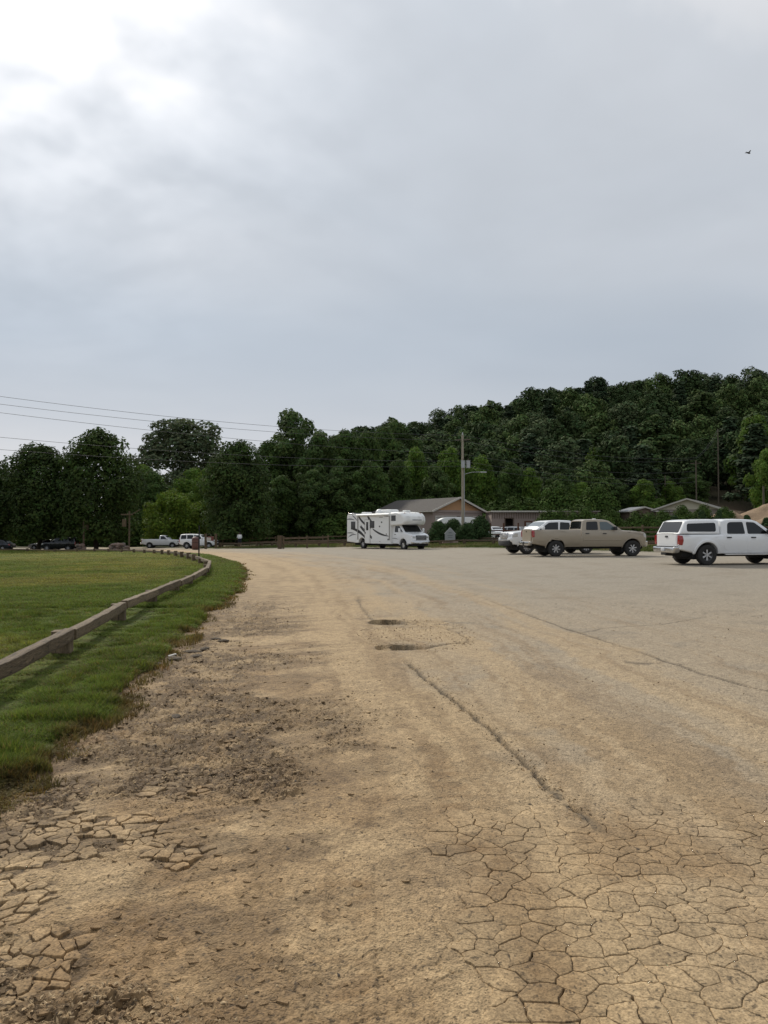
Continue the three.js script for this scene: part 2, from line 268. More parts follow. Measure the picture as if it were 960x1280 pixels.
{ // wide terrain with the wooded hill
  const nx = 150, nz = 130, pos = [], idx = [], col = [], uv = [];
  for (let j = 0; j <= nz; j++) for (let i = 0; i <= nx; i++) {
    const x = mix(-1, 1, i / nx), X = Math.sign(x) * Math.pow(Math.abs(x), 1.5) * 900, t = j / nz, Z = mix(160, -1100, Math.pow(t, 1.15));
    const d = -Z, inFan = d > -12 && d < 124 && Math.abs(X) < 0.95 * (d + 6); pos.push(X, hill(X, Z) - (inFan ? 0.3 : 0.14), Z); uv.push(X / 3, Z / 3);
    const n = fbm(X * 0.1, Z * 0.1, 3), clear = Math.hypot((X - 66) / 12, (Z + 152) / 18) < 1 ? 1 : 0, c = clear ? [0.13, 0.085, 0.055] : mix3([0.085, 0.095, 0.035], [0.16, 0.125, 0.075], n); col.push(...c);
  }
  for (let j = 0; j < nz; j++) for (let i = 0; i < nx; i++) { const a = j * (nx + 1) + i, b = a + 1, c = a + nx + 1, d = c + 1; idx.push(a, b, d, a, d, c); }
  tag(groundMesh('terrain', { pos, idx, col, uv }, lawnMat), 'ground beyond the lot rising into the wooded hill', 'terrain');
}
{ // pale gravel road behind the verge
  const pos = [], uv = [], col = [], idx = [], line = [[-60, -121], [-30, -108], [-14, -97], [0, -88], [8, -84], [16, -79], [34, -66], [70, -52]]; let n = 0; const o = [];
  for (let k = 0; k + 1 < line.length; k++) for (let s = 0; s < 12; s++) {
    const t = s / 12, x = mix(line[k][0], line[k + 1][0], t), z = mix(line[k][1], line[k + 1][1], t);
    for (const w of [-2.6, -1.3, 0, 1.3, 2.6]) { const zz = z + w, q = fbm(x * 0.8, zz * 0.8, 3); pos.push(x, H(x, zz) + 0.10 - (Math.abs(w) > 2 ? 0.08 : 0), zz); uv.push(x / 1.7, zz / 1.7); col.push(0.36 + 0.1 * q, 0.30 + 0.08 * q, 0.21 + 0.05 * q); }
    if (n) for (let i = 0; i < 4; i++) { const a = (n - 1) * 5 + i, b = a + 5; idx.push(a, a + 1, b, a + 1, b + 1, b); } n++;
  }
  const m = groundMesh('gravel_road', { pos, uv, col, idx }, lotMat); m.material = new THREE.MeshStandardMaterial({ vertexColors: true, map: grainTex, roughness: 0.95, side: THREE.DoubleSide }); tag(m, 'pale gravel road beyond the low rails', 'road');
}
// plates of broken pavement and of dried mud, each one its own piece
function plates(name, mask, { cell, jx = [0, 26], jz = [-15, -44], gap, skip = 0, tilt, lift, warpBy, tone, seed = 0, thick = 0.022, edgeDrop = 0.0022, m0 }) {
  const warp = (x, z) => [x + (fbm(x * 9 + 2, z * 9, 3) - 0.5) * warpBy, z + (fbm(x * 9 + 50, z * 9 + 8, 3) - 0.5) * warpBy];
  const site = (i, j) => [(i + 0.10 + 0.80 * hash(i + 300 + seed, j)) * cell * 1.1, (j + 0.10 + 0.80 * hash(i, j + 900 + seed)) * cell];
  let count = 0; const o = [0, 0, 0], rest = [];
  for (let j = jz[0]; j >= jz[1]; j--) for (let i = jx[0]; i <= jx[1]; i++) {
    const s = site(i, j), m = mask(s[0], s[1]); if (m < 0.08 || -s[1] < 1.9 || Math.abs(s[0]) > 0.62 * -s[1] + 0.3 || hash(i + 5, j + seed) < skip) continue;
    const g0 = 0.6 + 0.9 * vn(s[0] * 2.1, s[1] * 2.1);
    let poly = [[-1, -1], [1, -1], [1, 1], [-1, 1]].map(p => [s[0] + p[0] * 0.5, s[1] + p[1] * 0.5]);
    for (let a = -2; a <= 2; a++) for (let b = -2; b <= 2; b++) if (a || b) {
      const q = site(i + a, j + b), nx = q[0] - s[0], nz = q[1] - s[1], l = Math.hypot(nx, nz), k1 = (i + 200) * 777 + j + 300, k2 = (i + a + 200) * 777 + j + b + 300, lim = l / 2 - gap(hash(Math.min(k1, k2), Math.max(k1, k2)), g0, m), f = p => ((p[0] - s[0]) * nx + (p[1] - s[1]) * nz) / l - lim, r = [];
      for (let k = 0; k < poly.length; k++) { const p = poly[k], w = poly[(k + 1) % poly.length], fp = f(p), fw = f(w); if (fp <= 0) r.push(p); if (fp * fw < 0) { const t = fp / (fp - fw); r.push([mix(p[0], w[0], t), mix(p[1], w[1], t)]); } }
      poly = r;
    }
    if (poly.length < 3) continue; const ring = [];
    for (let k = 0; k < poly.length; k++) { const p = poly[k], w = poly[(k + 1) % poly.length], n = Math.max(1, Math.round(Math.hypot(p[0] - w[0], p[1] - w[1]) / (cell * 0.27))); for (let t = 0; t < n; t++) ring.push(warp(mix(p[0], w[0], t / n), mix(p[1], w[1], t / n))); }
    const cx = ring.reduce((a, p) => a + p[0], 0) / ring.length, cz = ring.reduce((a, p) => a + p[1], 0) / ring.length;
    const tx = (hash(i, j + 17) - 0.5) * tilt, tz = (hash(i + 61, j) - 0.5) * tilt, up = lift(hash(i, j), m);
    const top = (x, z) => H(x, z) + (fbm(x * 2.6, z * 2.6, 3) - 0.5) * 0.014 + up + (x - cx) * tx + (z - cz) * tz, pos = [], col = [], uv = [], idx = [], N = ring.length, tn0 = tone(hash(i + 7, j + 7));
    const add = (x, y, z) => { lotColor(x, z, edgeDist(x, z), o, true); pos.push(x, y, z); col.push(o[0] * tn0, o[1] * tn0, o[2] * tn0); uv.push(x / 1.7, -z / 1.7); };
    add(cx, top(cx, cz) + 0.001, cz);
    for (const [k, dy] of [[0.92, 0], [1, -edgeDrop], [1, -thick]]) for (const p of ring) { const x = mix(cx, p[0], k), z = mix(cz, p[1], k); add(x, top(x, z) + dy, z); }
    for (let k = 0; k < N; k++) { const a = 1 + k, b = 1 + (k + 1) % N; idx.push(0, b, a); for (let r = 0; r < 2; r++) { const p = a + r * N, q = b + r * N; idx.push(p, q, q + N, p, q + N, p + N); } }
    const g = new THREE.BufferGeometry(); g.setAttribute('position', new THREE.Float32BufferAttribute(pos, 3)); g.setAttribute('color', new THREE.Float32BufferAttribute(col, 3)); g.setAttribute('uv', new THREE.Float32BufferAttribute(uv, 2)); g.setIndex(idx); g.computeVertexNormals();
    if (count < 300) part(count ? name + '_' + String(count).padStart(3, '0') : name, g, plateMat(), lot); else rest.push(g.toNonIndexed()); count++;
  }
  if (rest.length) tag(part('small_' + name, mergeGeometries(rest), plateMat(), lot), null, null, null, 'stuff');
  console.log(name, count);
}
plates('asphalt_plate', plateMask, { cell: 0.106, jx: [0, 32], jz: [-17, -54], gap: (h, g0, m) => h < 0.12 ? -0.0008 : (0.0006 + 0.0019 * h * h) * g0 * (0.4 + 0.6 * m), tilt: 0.018, lift: (h, m) => mix(-0.006, 0.001 + 0.002 * h, ss(0.1, 0.8, m)), warpBy: 0.10, tone: h => 0.93 + 0.14 * h });
plates('mud_plate', zoneMask, { cell: 0.066, jx: [-42, 4], jz: [-28, -86], gap: (h, g0, m) => (0.0012 + 0.0062 * h * h) * g0, skip: 0.2, tilt: 0.15, lift: (h, m) => mix(-0.014, -0.006 + 0.010 * h, ss(0.1, 0.75, m)), warpBy: 0.09, tone: h => 0.88 + 0.26 * h, seed: 71, edgeDrop: 0.003, thick: 0.03 });
function plateMat() { return plateMat.m || (plateMat.m = new THREE.MeshStandardMaterial({ vertexColors: true, map: grainTex, bumpMap: grainBump, bumpScale: 0.004, roughness: 0.95, side: THREE.DoubleSide })); }
// curled flakes of dried mud
const flakeGeos = [], flakeMat = mat([1, 1, 1], 0.95, { map: grainTex, bumpMap: grainBump, bumpScale: 0.004, side: THREE.DoubleSide });
{
  const geos = flakeGeos, r = rng(77);
  for (let k = 0; k < 9; k++) {
    const n = 6 + Math.floor(r() * 3), pos = [], idx = [], a0 = r() * 6; pos.push(0, 0.10, 0);
    for (const [s, y] of [[0.75, 0.13], [1, 0.16], [0.92, -0.1]]) for (let i = 0; i < n; i++) { const q = hash(k * 31 + i, 5), a = a0 + (i + 0.7 * (q - 0.5)) / n * 6.283, R0 = (0.32 + 0.3 * hash(k, i + 40)) * s; pos.push(Math.cos(a) * R0 * 1.25, y + 0.08 * Math.sin(a + k) * s + 0.05 * (q - 0.5), Math.sin(a) * R0); }
    for (let i = 0; i < n; i++) { const a = 1 + i, b = 1 + (i + 1) % n; idx.push(0, b, a); for (let l = 0; l < 2; l++) idx.push(a + l * n, b + l * n, b + l * n + n, a + l * n, b + l * n + n, a + l * n + n); }
    const g = new THREE.BufferGeometry(); g.setAttribute('position', new THREE.Float32BufferAttribute(pos, 3)); g.setIndex(idx); g.computeVertexNormals(); const f = toCreasedNormals(g, 0.7); f.setAttribute('uv', new THREE.Float32BufferAttribute(Array.from({ length: f.attributes.position.count * 2 }, (_, i) => f.attributes.position.array[Math.floor(i / 2) * 3 + (i % 2) * 2] * 0.09), 2)); geos.push(f);
  }
  // loose crumbs and pebbles, too many to count
  const cg = new THREE.OctahedronGeometry(1, 0); const cp = cg.attributes.position; for (let i = 0; i < cp.count; i++) { const k = 0.5 + 1.0 * hash(Math.round(cp.getX(i) * 50), Math.round(cp.getY(i) * 50 + cp.getZ(i) * 31)); cp.setXYZ(i, cp.getX(i) * k * 1.2, cp.getY(i) * k * 0.6, cp.getZ(i) * k * 0.85); } cg.computeVertexNormals();
  const N = 42000, inst = new THREE.InstancedMesh(cg, mat([1, 1, 1], 0.95), N), M = new THREE.Matrix4(), Q = new THREE.Quaternion(), col = new THREE.Color(); let i = 0, tries = 0;
  while (i < N && tries++ < 900000) {
    const d = 1.8 + 15 * Math.pow(r(), 1.7), x = (r() * 1.3 - 0.65) * (d + 0.4), z = -d, e = edgeDist(x, z) + wob(x, z); if (e < 0.02) continue;
    const rg = roughMask(x, z, e), near1 = lineDist(crack1, x, z)[0], hole = Math.hypot((x - 0.5) / 0.9, (z + 11.6) / 1.8) < 1 ? 1 : 0, pick = 0.012 + 0.85 * rg + 0.5 * Math.exp(-near1 * near1 / 0.006) + 0.4 * hole + 0.25 * ss(0.5, 0.1, e); if (r() > pick) continue;
    const s = (0.0018 + 0.0062 * Math.pow(r(), 4)) * (1 + d * 0.05); M.compose(V(x, groundAt(x, z, e) + s * 0.35, z), Q.setFromEuler(new THREE.Euler(r() * 0.6, r() * 6, r() * 0.6)), V(s * (0.8 + 0.9 * r()), s * (0.5 + 0.6 * r()), s)); inst.setMatrixAt(i, M);
    const t = r(), cc = t < 0.3 ? C.damp : t < 0.33 ? [0.11, 0.09, 0.07] : mix3(C.mud, C.dust, r()); inst.setColorAt(i, col.setRGB(...cc)); i++;
  }
  inst.count = i; inst.name = 'dirt_crumbs'; inst.castShadow = inst.receiveShadow = true; tag(inst, 'loose crumbs of dried mud and grit on the lot', 'crumbs', null, 'stuff'); scene.add(inst);
}
{ // small flakes of dried mud, too many to count
  const r = rng(91), list = []; let tries = 0;
  while (list.length < 2600 && tries++ < 400000) { const d = 1.9 + 9 * Math.pow(r(), 1.5), x = -(r() * 0.66) * d + 0.25, z = -d, e = edgeDist(x, z) + wob(x, z); if (e < 0.08) continue; const rg = roughMask(x, z, e), cl = ss(0.5, 0.62, fbm(x * 2.4 + 5, z * 2.4 + 77, 3)) * ss(2.6, 1.2, e); if (r() > 0.03 + 0.6 * rg + 0.5 * cl) continue; list.push([x, groundAt(x, z, e) - 0.001, z]); }
  [0, 3, 6].forEach(v => { const sel = list.filter((_, i) => i % 3 === v / 3), m = new THREE.InstancedMesh(flakeGeos[v], flakeMat, sel.length), M = new THREE.Matrix4(), Q = new THREE.Quaternion(), c = new THREE.Color(); sel.forEach((p, i) => { const s = 0.012 + 0.034 * Math.pow(r(), 2); M.compose(V(...p), Q.setFromEuler(new THREE.Euler((r() - 0.5) * 0.5, r() * 6.28, (r() - 0.5) * 0.5)), V(s, s * 0.6, s)); m.setMatrixAt(i, M); const k = 0.85 + 0.4 * r(), q = [0, 0, 0]; lotColor(p[0], p[2], edgeDist(p[0], p[2]), q); m.setColorAt(i, c.setRGB(q[0] * k, q[1] * k, q[2] * k)); }); m.name = numbered('mud_chips'); m.castShadow = m.receiveShadow = true; tag(m, 'small broken chips of dried mud scattered on the lot', 'mud chips', null, 'stuff'); scene.add(m); });
}
// lawn grass, too many blades to count
{
  const r = rng(5), blades = (n, spread, h, wd, lay = 0) => {
    const pos = [], idx = []; for (let k = 0; k < n; k++) {
      const a = r() * 6.283, q = Math.sqrt(r()) * spread, x = Math.cos(a) * q, z = Math.sin(a) * q, b = r() * 6.283, hh = h * (0.55 + 0.7 * r()), lean = hh * (0.25 + lay + 0.65 * r()), dx = Math.cos(b), dz = Math.sin(b), w = wd * (0.7 + 0.6 * r()), o = pos.length / 3;
      pos.push(x - dz * w, -0.01, z + dx * w, x + dz * w, -0.01, z - dx * w, x + dx * lean * 0.35 - dz * w * 0.8, hh * 0.6, z + dz * lean * 0.35 + dx * w * 0.8, x + dx * lean * 0.35 + dz * w * 0.8, hh * 0.6, z + dz * lean * 0.35 - dx * w * 0.8, x + dx * lean, hh, z + dz * lean);
      idx.push(o, o + 1, o + 3, o, o + 3, o + 2, o + 2, o + 3, o + 4);
    }
    const g = new THREE.BufferGeometry(); g.setAttribute('position', new THREE.Float32BufferAttribute(pos, 3)); g.setIndex(idx); g.computeVertexNormals(); return g;
  };
  const gm = () => mat([1, 1, 1], 0.9, { side: THREE.DoubleSide, transmission: 0.3, thickness: 0, specularIntensity: 0.25 });
  const put = (name, label, geo, list) => {
    const m = new THREE.InstancedMesh(geo, gm(), list.length), M = new THREE.Matrix4(), Q = new THREE.Quaternion(), c = new THREE.Color();
    list.forEach((p, i) => { M.compose(V(p[0], p[1], p[2]), Q.setFromEuler(new THREE.Euler(0, p[3], 0)), V(p[4], p[5], p[4])); m.setMatrixAt(i, M); m.setColorAt(i, c.setRGB(p[6][0], p[6][1], p[6][2])); });
    m.name = name; m.castShadow = m.receiveShadow = true; scene.add(m); tag(m, label, 'grass', null, 'stuff'); console.log(name, list.length);
  };
  const near = [], far = [];
  const rail = [[-2.45, 0.4], [-2.92, -2.6], [-3.4, -6.1], [-3.87, -9.52], [-4.38, -12.98], [-4.72, -15.9], [-4.98, -18.6], [-5.75, -24.9], [-7.2, -31.6]];
  const green = (x, z, e) => {
    const n = fbm(x * 0.22 + 3, z * 0.22, 3), m = fbm(x * 2.2, z * 2.2, 3), q = r();
    let c = mix3([0.148, 0.208, 0.034], [0.255, 0.272, 0.060], ss(0.35, 0.65, n + 0.2 * (m - 0.5)) * ss(0.6, 3.2, -e));
    c = mix3(c, [0.20, 0.155, 0.075], q < 0.10 + 0.12 * ss(0.5, 0.7, n) ? 0.8 : 0); c = mix3(c, [0.17, 0.105, 0.042], ss(0.16, -0.04, -e + (m - 0.5) * 0.5) * 0.75);
    const s = (0.5 + 0.7 * r()) * (0.65 + 0.75 * fbm(x * 3.1 + 40, z * 3.1, 3)) * 1.12, y = r() < 0.25 ? 1.4 : 1; return [c[0] * s * y, c[1] * s * (y > 1 ? 1.12 : 1), c[2] * s];
  };
  for (let k = 0; k < 420000; k++) {
    const d = 3 * Math.exp(r() * Math.log(104 / 3)), x = -(r() * 0.72) * (d + 0.6) - 0.0, z = -d, e = edgeDist(x, z) + wob(x, z);
    if (x < -60 || e > 0.34 || (e > -0.03 && (d > 40 || r() > 0.22 * ss(0.34, -0.05, e) * ss(0.35, 0.7, vn(x * 2.6, z * 2.6))))) continue;
    const wild = -0.45 * ss(0.3, 0.05, -e) * vn(x * 3 + 7, z * 3) + 0.5 * ss(0.6, 0.25, -e) * ss(0.5, 0.8, vn(x * 2.3, z * 2.3)) + 0.5 * ss(0.62, 0.75, fbm(x * 0.9, z * 0.9, 2)), y = groundAt(x, z, e);
    const cut = d < 30 ? 1 - 0.6 * ss(0.55, 0.2, lineDist(rail, x, z)[0]) : 1;
    if (d < 15) near.push([x, y, z, r() * 6.28, 0.9 + d * 0.05, (0.32 + 0.75 * r() * r() + 0.85 * ss(0.3, 0.8, vn(x * 5, z * 5))) * (1 + wild * 0.9) * cut, green(x, z, e)]);
    else far.push([x, y, z, r() * 6.28, 0.7 + d * 0.028, (0.8 + 0.5 * r()) * (1 + 0.6 * wild + d * 0.006), green(x, z, e)]);
  }
  put('lawn_grass', 'short mown grass close to the timber rail', blades(9, 0.042, 0.052, 0.0034, 0.35), near);
  put('field_grass', 'mown grass of the open field behind the rail', blades(16, 0.13, 0.05, 0.010, 0.8), far);
  const vg = []; for (let k = 0; k < 30000; k++) { const d = 40 + 55 * r(), x = (r() * 1.1 - 0.5) * d, z = -d; if (edgeDist(x, z) < 1 || d < lerpTable(lotFar, x) + 0.6) continue; const q = fbm(x * 0.5, z * 0.5, 3), c = mix3([0.10, 0.125, 0.032], [0.24, 0.20, 0.10], ss(0.5, 0.72, q)), s = 0.7 + 0.6 * r(); vg.push([x, H(x, z) + 0.05, z, r() * 6.28, 1.6 + r(), 1.2 + 1.8 * r(), c.map(v => v * s)]); }
  put('verge_grass', 'rough grass on the verge beyond the lot', blades(14, 0.13, 0.07, 0.01), vg);
}
// ---------------------------------------------------------------- timber rails and fences
const woodTex = dataTex(512, (u, v) => { const g = tn(u, v * 1, 4) * 0.3, s = tn(u * 1, v, 128) * 0.25 + tn((u * 0.125) % 1, v, 256) * 0.5 + tn((u * 0.25) % 1, v, 64) * 0.35, k = 0.42 + 0.5 * s + 0.25 * g - (tn((u * 0.25) % 1, v, 48) > 0.8 ? 0.2 : 0); return [k, k * 0.965, k * 0.90]; }, true);
const woodBump = dataTex(512, (u, v) => { const k = tn((u * 0.125) % 1, v, 256) * 0.5 + tn((u * 0.25) % 1, v, 48) * 0.5; return [k, k, k]; });
const WM = c => mat(c, 0.92, { map: woodTex, bumpMap: woodBump, bumpScale: 0.008 });
const wood = [WM([0.36, 0.285, 0.20]), WM([0.30, 0.235, 0.16]), WM([0.25, 0.19, 0.13])], woodDark = WM([0.22, 0.17, 0.12]), woodRed = WM([0.24, 0.115, 0.085]);
function timber(L, h, w, seed, rough = 0.008) { // squared beam along x, centred, edges worn
  const n = Math.max(2, Math.ceil(L / 0.12)), g = new THREE.BoxGeometry(L, h, w, n, 3, 3), p = g.attributes.position, nm = g.attributes.normal, uv = g.attributes.uv;
  for (let i = 0; i < p.count; i++) {
    let x = p.getX(i), y = p.getY(i), z = p.getZ(i); const cy = Math.abs(y) / (h / 2), cz = Math.abs(z) / (w / 2);
    if (Math.abs(nm.getX(i)) > 0.5) uv.setXY(i, z / 0.4 + seed * 0.37, y / 0.4); else uv.setXY(i, x / 1.6 + seed * 0.37, ((Math.abs(nm.getY(i)) > 0.5 ? z : y + 0.3) / 0.5) + seed * 0.61);
    if (cy > 0.9 && cz > 0.9) { y *= 0.93; z *= 0.93; } else if (cy < 0.5 && cy > 0.2) y *= 1.9; if (!(cy > 0.9 && cz > 0.9) && cz < 0.5 && cz > 0.2) z *= 1.9;
    const a = vn(x * 3 + seed * 9, y * 8 + 3), b = vn(x * 3 + seed * 5, z * 8 + 40); y += (b - 0.5) * rough * 2; z += (a - 0.5) * rough * 2 + Math.sin(x * 1.1 + seed) * rough; p.setXYZ(i, x, y, z);
  }
  g.computeVertexNormals(); return g;
}
function along(line, step) { // points every step metres
  const out = []; let carry = 0; for (let k = 0; k + 1 < line.length; k++) { const a = line[k], b = line[k + 1], l = Math.hypot(b[0] - a[0], b[1] - a[1]); let t = carry; for (; t < l; t += step) out.push([mix(a[0], b[0], t / l), mix(a[1], b[1], t / l)]); carry = t - l; } out.push(line[line.length - 1]); return out;
}
// low guard rail: squared posts on the inner side, one heavy beam on their outer side
function guardRail(label, group, pts, opt = {}) {
  const { top = 0.335, bh = 0.14, bw = 0.13, side = 1, pw = 0.22, mats = wood, under = 0, tall = 99 } = opt, root = thing('timber_guardrail', label, 'guardrail', [pts[0][0], 0, pts[0][1]], 0, group), o = pts[0];
  const ys = pts.map(p => H(p[0], p[1]) + (edgeDist(p[0], p[1]) < 0 || -p[1] > lerpTable(lotFar, p[0]) ? 0.01 : 0));
  pts.forEach((p, i) => {
    const q = pts[Math.min(i + 1, pts.length - 1)], q0 = pts[Math.max(i - 1, 0)], a = Math.atan2(-(q[1] - q0[1]), q[0] - q0[0]);
    const m = part('post', timber(top + 0.25 - 0.03 + (i > tall ? 0.12 : 0), pw, pw, i + 2), mats[i % 3], root); m.rotation.set(0, a, Math.PI / 2, 'YXZ');
    const nx = -Math.sin(a) * side * (bw / 2 + pw / 2 - 0.02), nz = -Math.cos(a) * side * (bw / 2 + pw / 2 - 0.02);
    m.position.set(p[0] - o[0] + nx * 0.6, ys[i] + (top - 0.25 - 0.03 + (i > tall ? 0.12 : 0)) / 2, p[1] - o[1] + nz * 0.6);
  });
  for (let i = 0; i + 1 < pts.length; i++) {
    const jg = q => (hash(i * 3 + q, 21) - 0.5) * 0.055, a = V(pts[i][0] + jg(0), ys[i] + top - bh / 2 + jg(1) * 0.7, pts[i][1]), b = V(pts[i + 1][0] + jg(2), ys[i + 1] + top - bh / 2 + jg(3) * 0.7, pts[i + 1][1]), l = a.distanceTo(b), m = part('rail', timber(l - 0.03, bh * (0.96 + 0.08 * hash(i, 3)), bw, i * 1.7 + pts.length, 0.010), mats[(i * 2 + 1) % 3], root);
    m.position.copy(a).add(b).multiplyScalar(0.5).sub(V(o[0], 0, o[1])); m.position.y += (hash(i, 9) - 0.5) * 0.02; const d = b.clone().sub(a); m.rotation.set(0, Math.atan2(-d.z, d.x), Math.asin(d.y / l), 'YZX');
  }
  return root;
}
guardRail('long weathered timber guardrail curving round the mown lawn', null, [[-2.45, 0.4], [-2.92, -2.6], [-3.4, -6.1], [-3.87, -9.52], [-4.38, -12.98], [-4.72, -15.9], [-4.98, -18.6], [-5.22, -20.9], [-5.75, -24.9], [-6.4, -28.2], [-7.2, -31.6], [-8.3, -35.2], [-9.5, -38.8], [-10.7, -42.4], [-12.0, -46.0], [-13.5, -50.2], [-15.2, -54.6], [-17.0, -59.2], [-19.0, -63.8], [-21.2, -68.3], [-23.6, -72.8], [-26.2, -77.0], [-29.0, -81.2], [-32.0, -85.2], [-35.5, -89.0], [-39.5, -92.4], [-44, -95], [-48.6, -96.4], [-53, -97]], { side: 1, tall: 11 });
const G = 'low timber guardrails beyond the lot';
guardRail('low timber guardrail behind the parked motorhome', G, [[-9.2, -80.6], [-6.6, -78.8], [-3.9, -77.2], [-1.2, -75.4], [1.6, -73.6]], { side: -1, top: 0.5, mats: [woodDark, wood[2], woodDark] });
guardRail('low timber guardrail on the verge in front of the pale house-shaped sign', G, [[3.4, -72.4], [5.25, -70.8], [7.3, -69.3], [9.7, -67.6], [12.6, -63.6], [15.2, -59.4], [17.6, -55], [20.2, -51], [23.2, -47.8], [27, -45]], { side: -1, top: 0.5, mats: [woodDark, wood[2], woodDark] });
guardRail('low timber guardrail at the foot of the round shrubs by the barn', G, [[3.2, -80.2], [6.2, -78.8], [9.2, -77.4], [12, -75.6], [14.6, -73.2]], { side: -1, top: 0.62, mats: [woodDark, wood[2], woodDark] });
guardRail('low timber guardrail beside the person in a white shirt', G, [[-18.9, -88.4], [-16.8, -88.8], [-14.6, -88.4], [-12.7, -87.6]], { side: -1, top: 0.55, mats: [woodDark, wood[2], woodDark] });
guardRail('low timber guardrail on the grass behind the double-rail fence', G, [[-15.5, -97], [-11.5, -94.2], [-7.5, -91.6], [-3.5, -88.9]], { side: -1, top: 0.55, mats: [woodDark, wood[2], woodDark] });
// post and rail fences
function railFence(label, pts, heights, ph, pr, mats, group) {
  const o = pts[0], root = thing('rail_fence', label, 'fence', [o[0], 0, o[1]], 0, group);
  pts.forEach((p, i) => { const m = part('post', timber(ph + 0.25, pr, pr, i + 31), mats[i % mats.length], root); m.rotation.z = Math.PI / 2; m.position.set(p[0] - o[0], H(p[0], p[1]) + (ph - 0.25) / 2, p[1] - o[1]); });
  for (let i = 0; i + 1 < pts.length; i++) for (const h of heights) {
    const a = V(pts[i][0], H(...pts[i]) + h, pts[i][1]), b = V(pts[i + 1][0], H(...pts[i + 1]) + h, pts[i + 1][1]), l = a.distanceTo(b), m = part('rail', timber(l + 0.1, 0.13, 0.06, i * 3.3 + h * 7, 0.012), mats[(i + Math.round(h * 10)) % mats.length], root), d = b.clone().sub(a).normalize();
    m.position.copy(a).add(b).multiplyScalar(0.5).sub(V(o[0], 0, o[1])).add(V(-d.z * (pr / 2), 0, d.x * (pr / 2)).multiplyScalar(1)); m.rotation.set(0, Math.atan2(-d.z, d.x), Math.asin(clamp(d.y, -1, 1)), 'YZX');
  }
  return root;
}
railFence('weathered four-rail wooden fence in front of the dark brush row', along([[13, -66.5], [20, -60.5], [29, -54], [38, -49]], 3.2), [0.45, 0.85, 1.2, 1.55], 1.75, 0.14, [wood[1], wood[2]]);
railFence('two-rail wooden fence ending at a thick squat post left of the motorhome', [[-10.0, -76.4], [-7.6, -76.0], [-5.5, -75.7]], [0.55, 1.0], 1.25, 0.16, [wood[2], woodDark]);
{ const t = thing('squat_post', 'thick squat timber post at the end of the two-rail fence', 'post', [-10.35, H(-10.35, -76.4), -76.4]); const m = part('post_shaft', timber(1.35, 0.42, 0.42, 4), woodDark, t); m.rotation.z = Math.PI / 2; m.position.y = 0.55; part('post_cap', box(0.5, 0.08, 0.5, 0, 1.26, 0), wood[2], t); }
railFence('reddish wooden gate and fence in front of the white pickup by the barn', [[9.6, -80.8], [11.1, -80.2], [12.4, -79.6], [13.8, -79]], [0.45, 0.9, 1.3], 2.1, 0.17, [woodRed, woodRed]);
railFence('dark rail fence along the woods behind the person', along([[-24, -98], [-14, -101], [-2, -96.5]], 3.4), [0.5, 0.95], 1.15, 0.15, [woodDark, wood[2]]);

// ---------------------------------------------------------------- trees
const bark = mat([0.085, 0.068, 0.05], 0.95, { map: woodTex, bumpMap: woodBump, bumpScale: 0.03 });
function leafMat(c, thr = 0) { return mat([1, 1, 1], 0.9, { vertexColors: true, side: THREE.DoubleSide, sheen: 0, specularIntensity: 0.25, ...(thr ? { transmission: thr, thickness: 0 } : {}) }); }
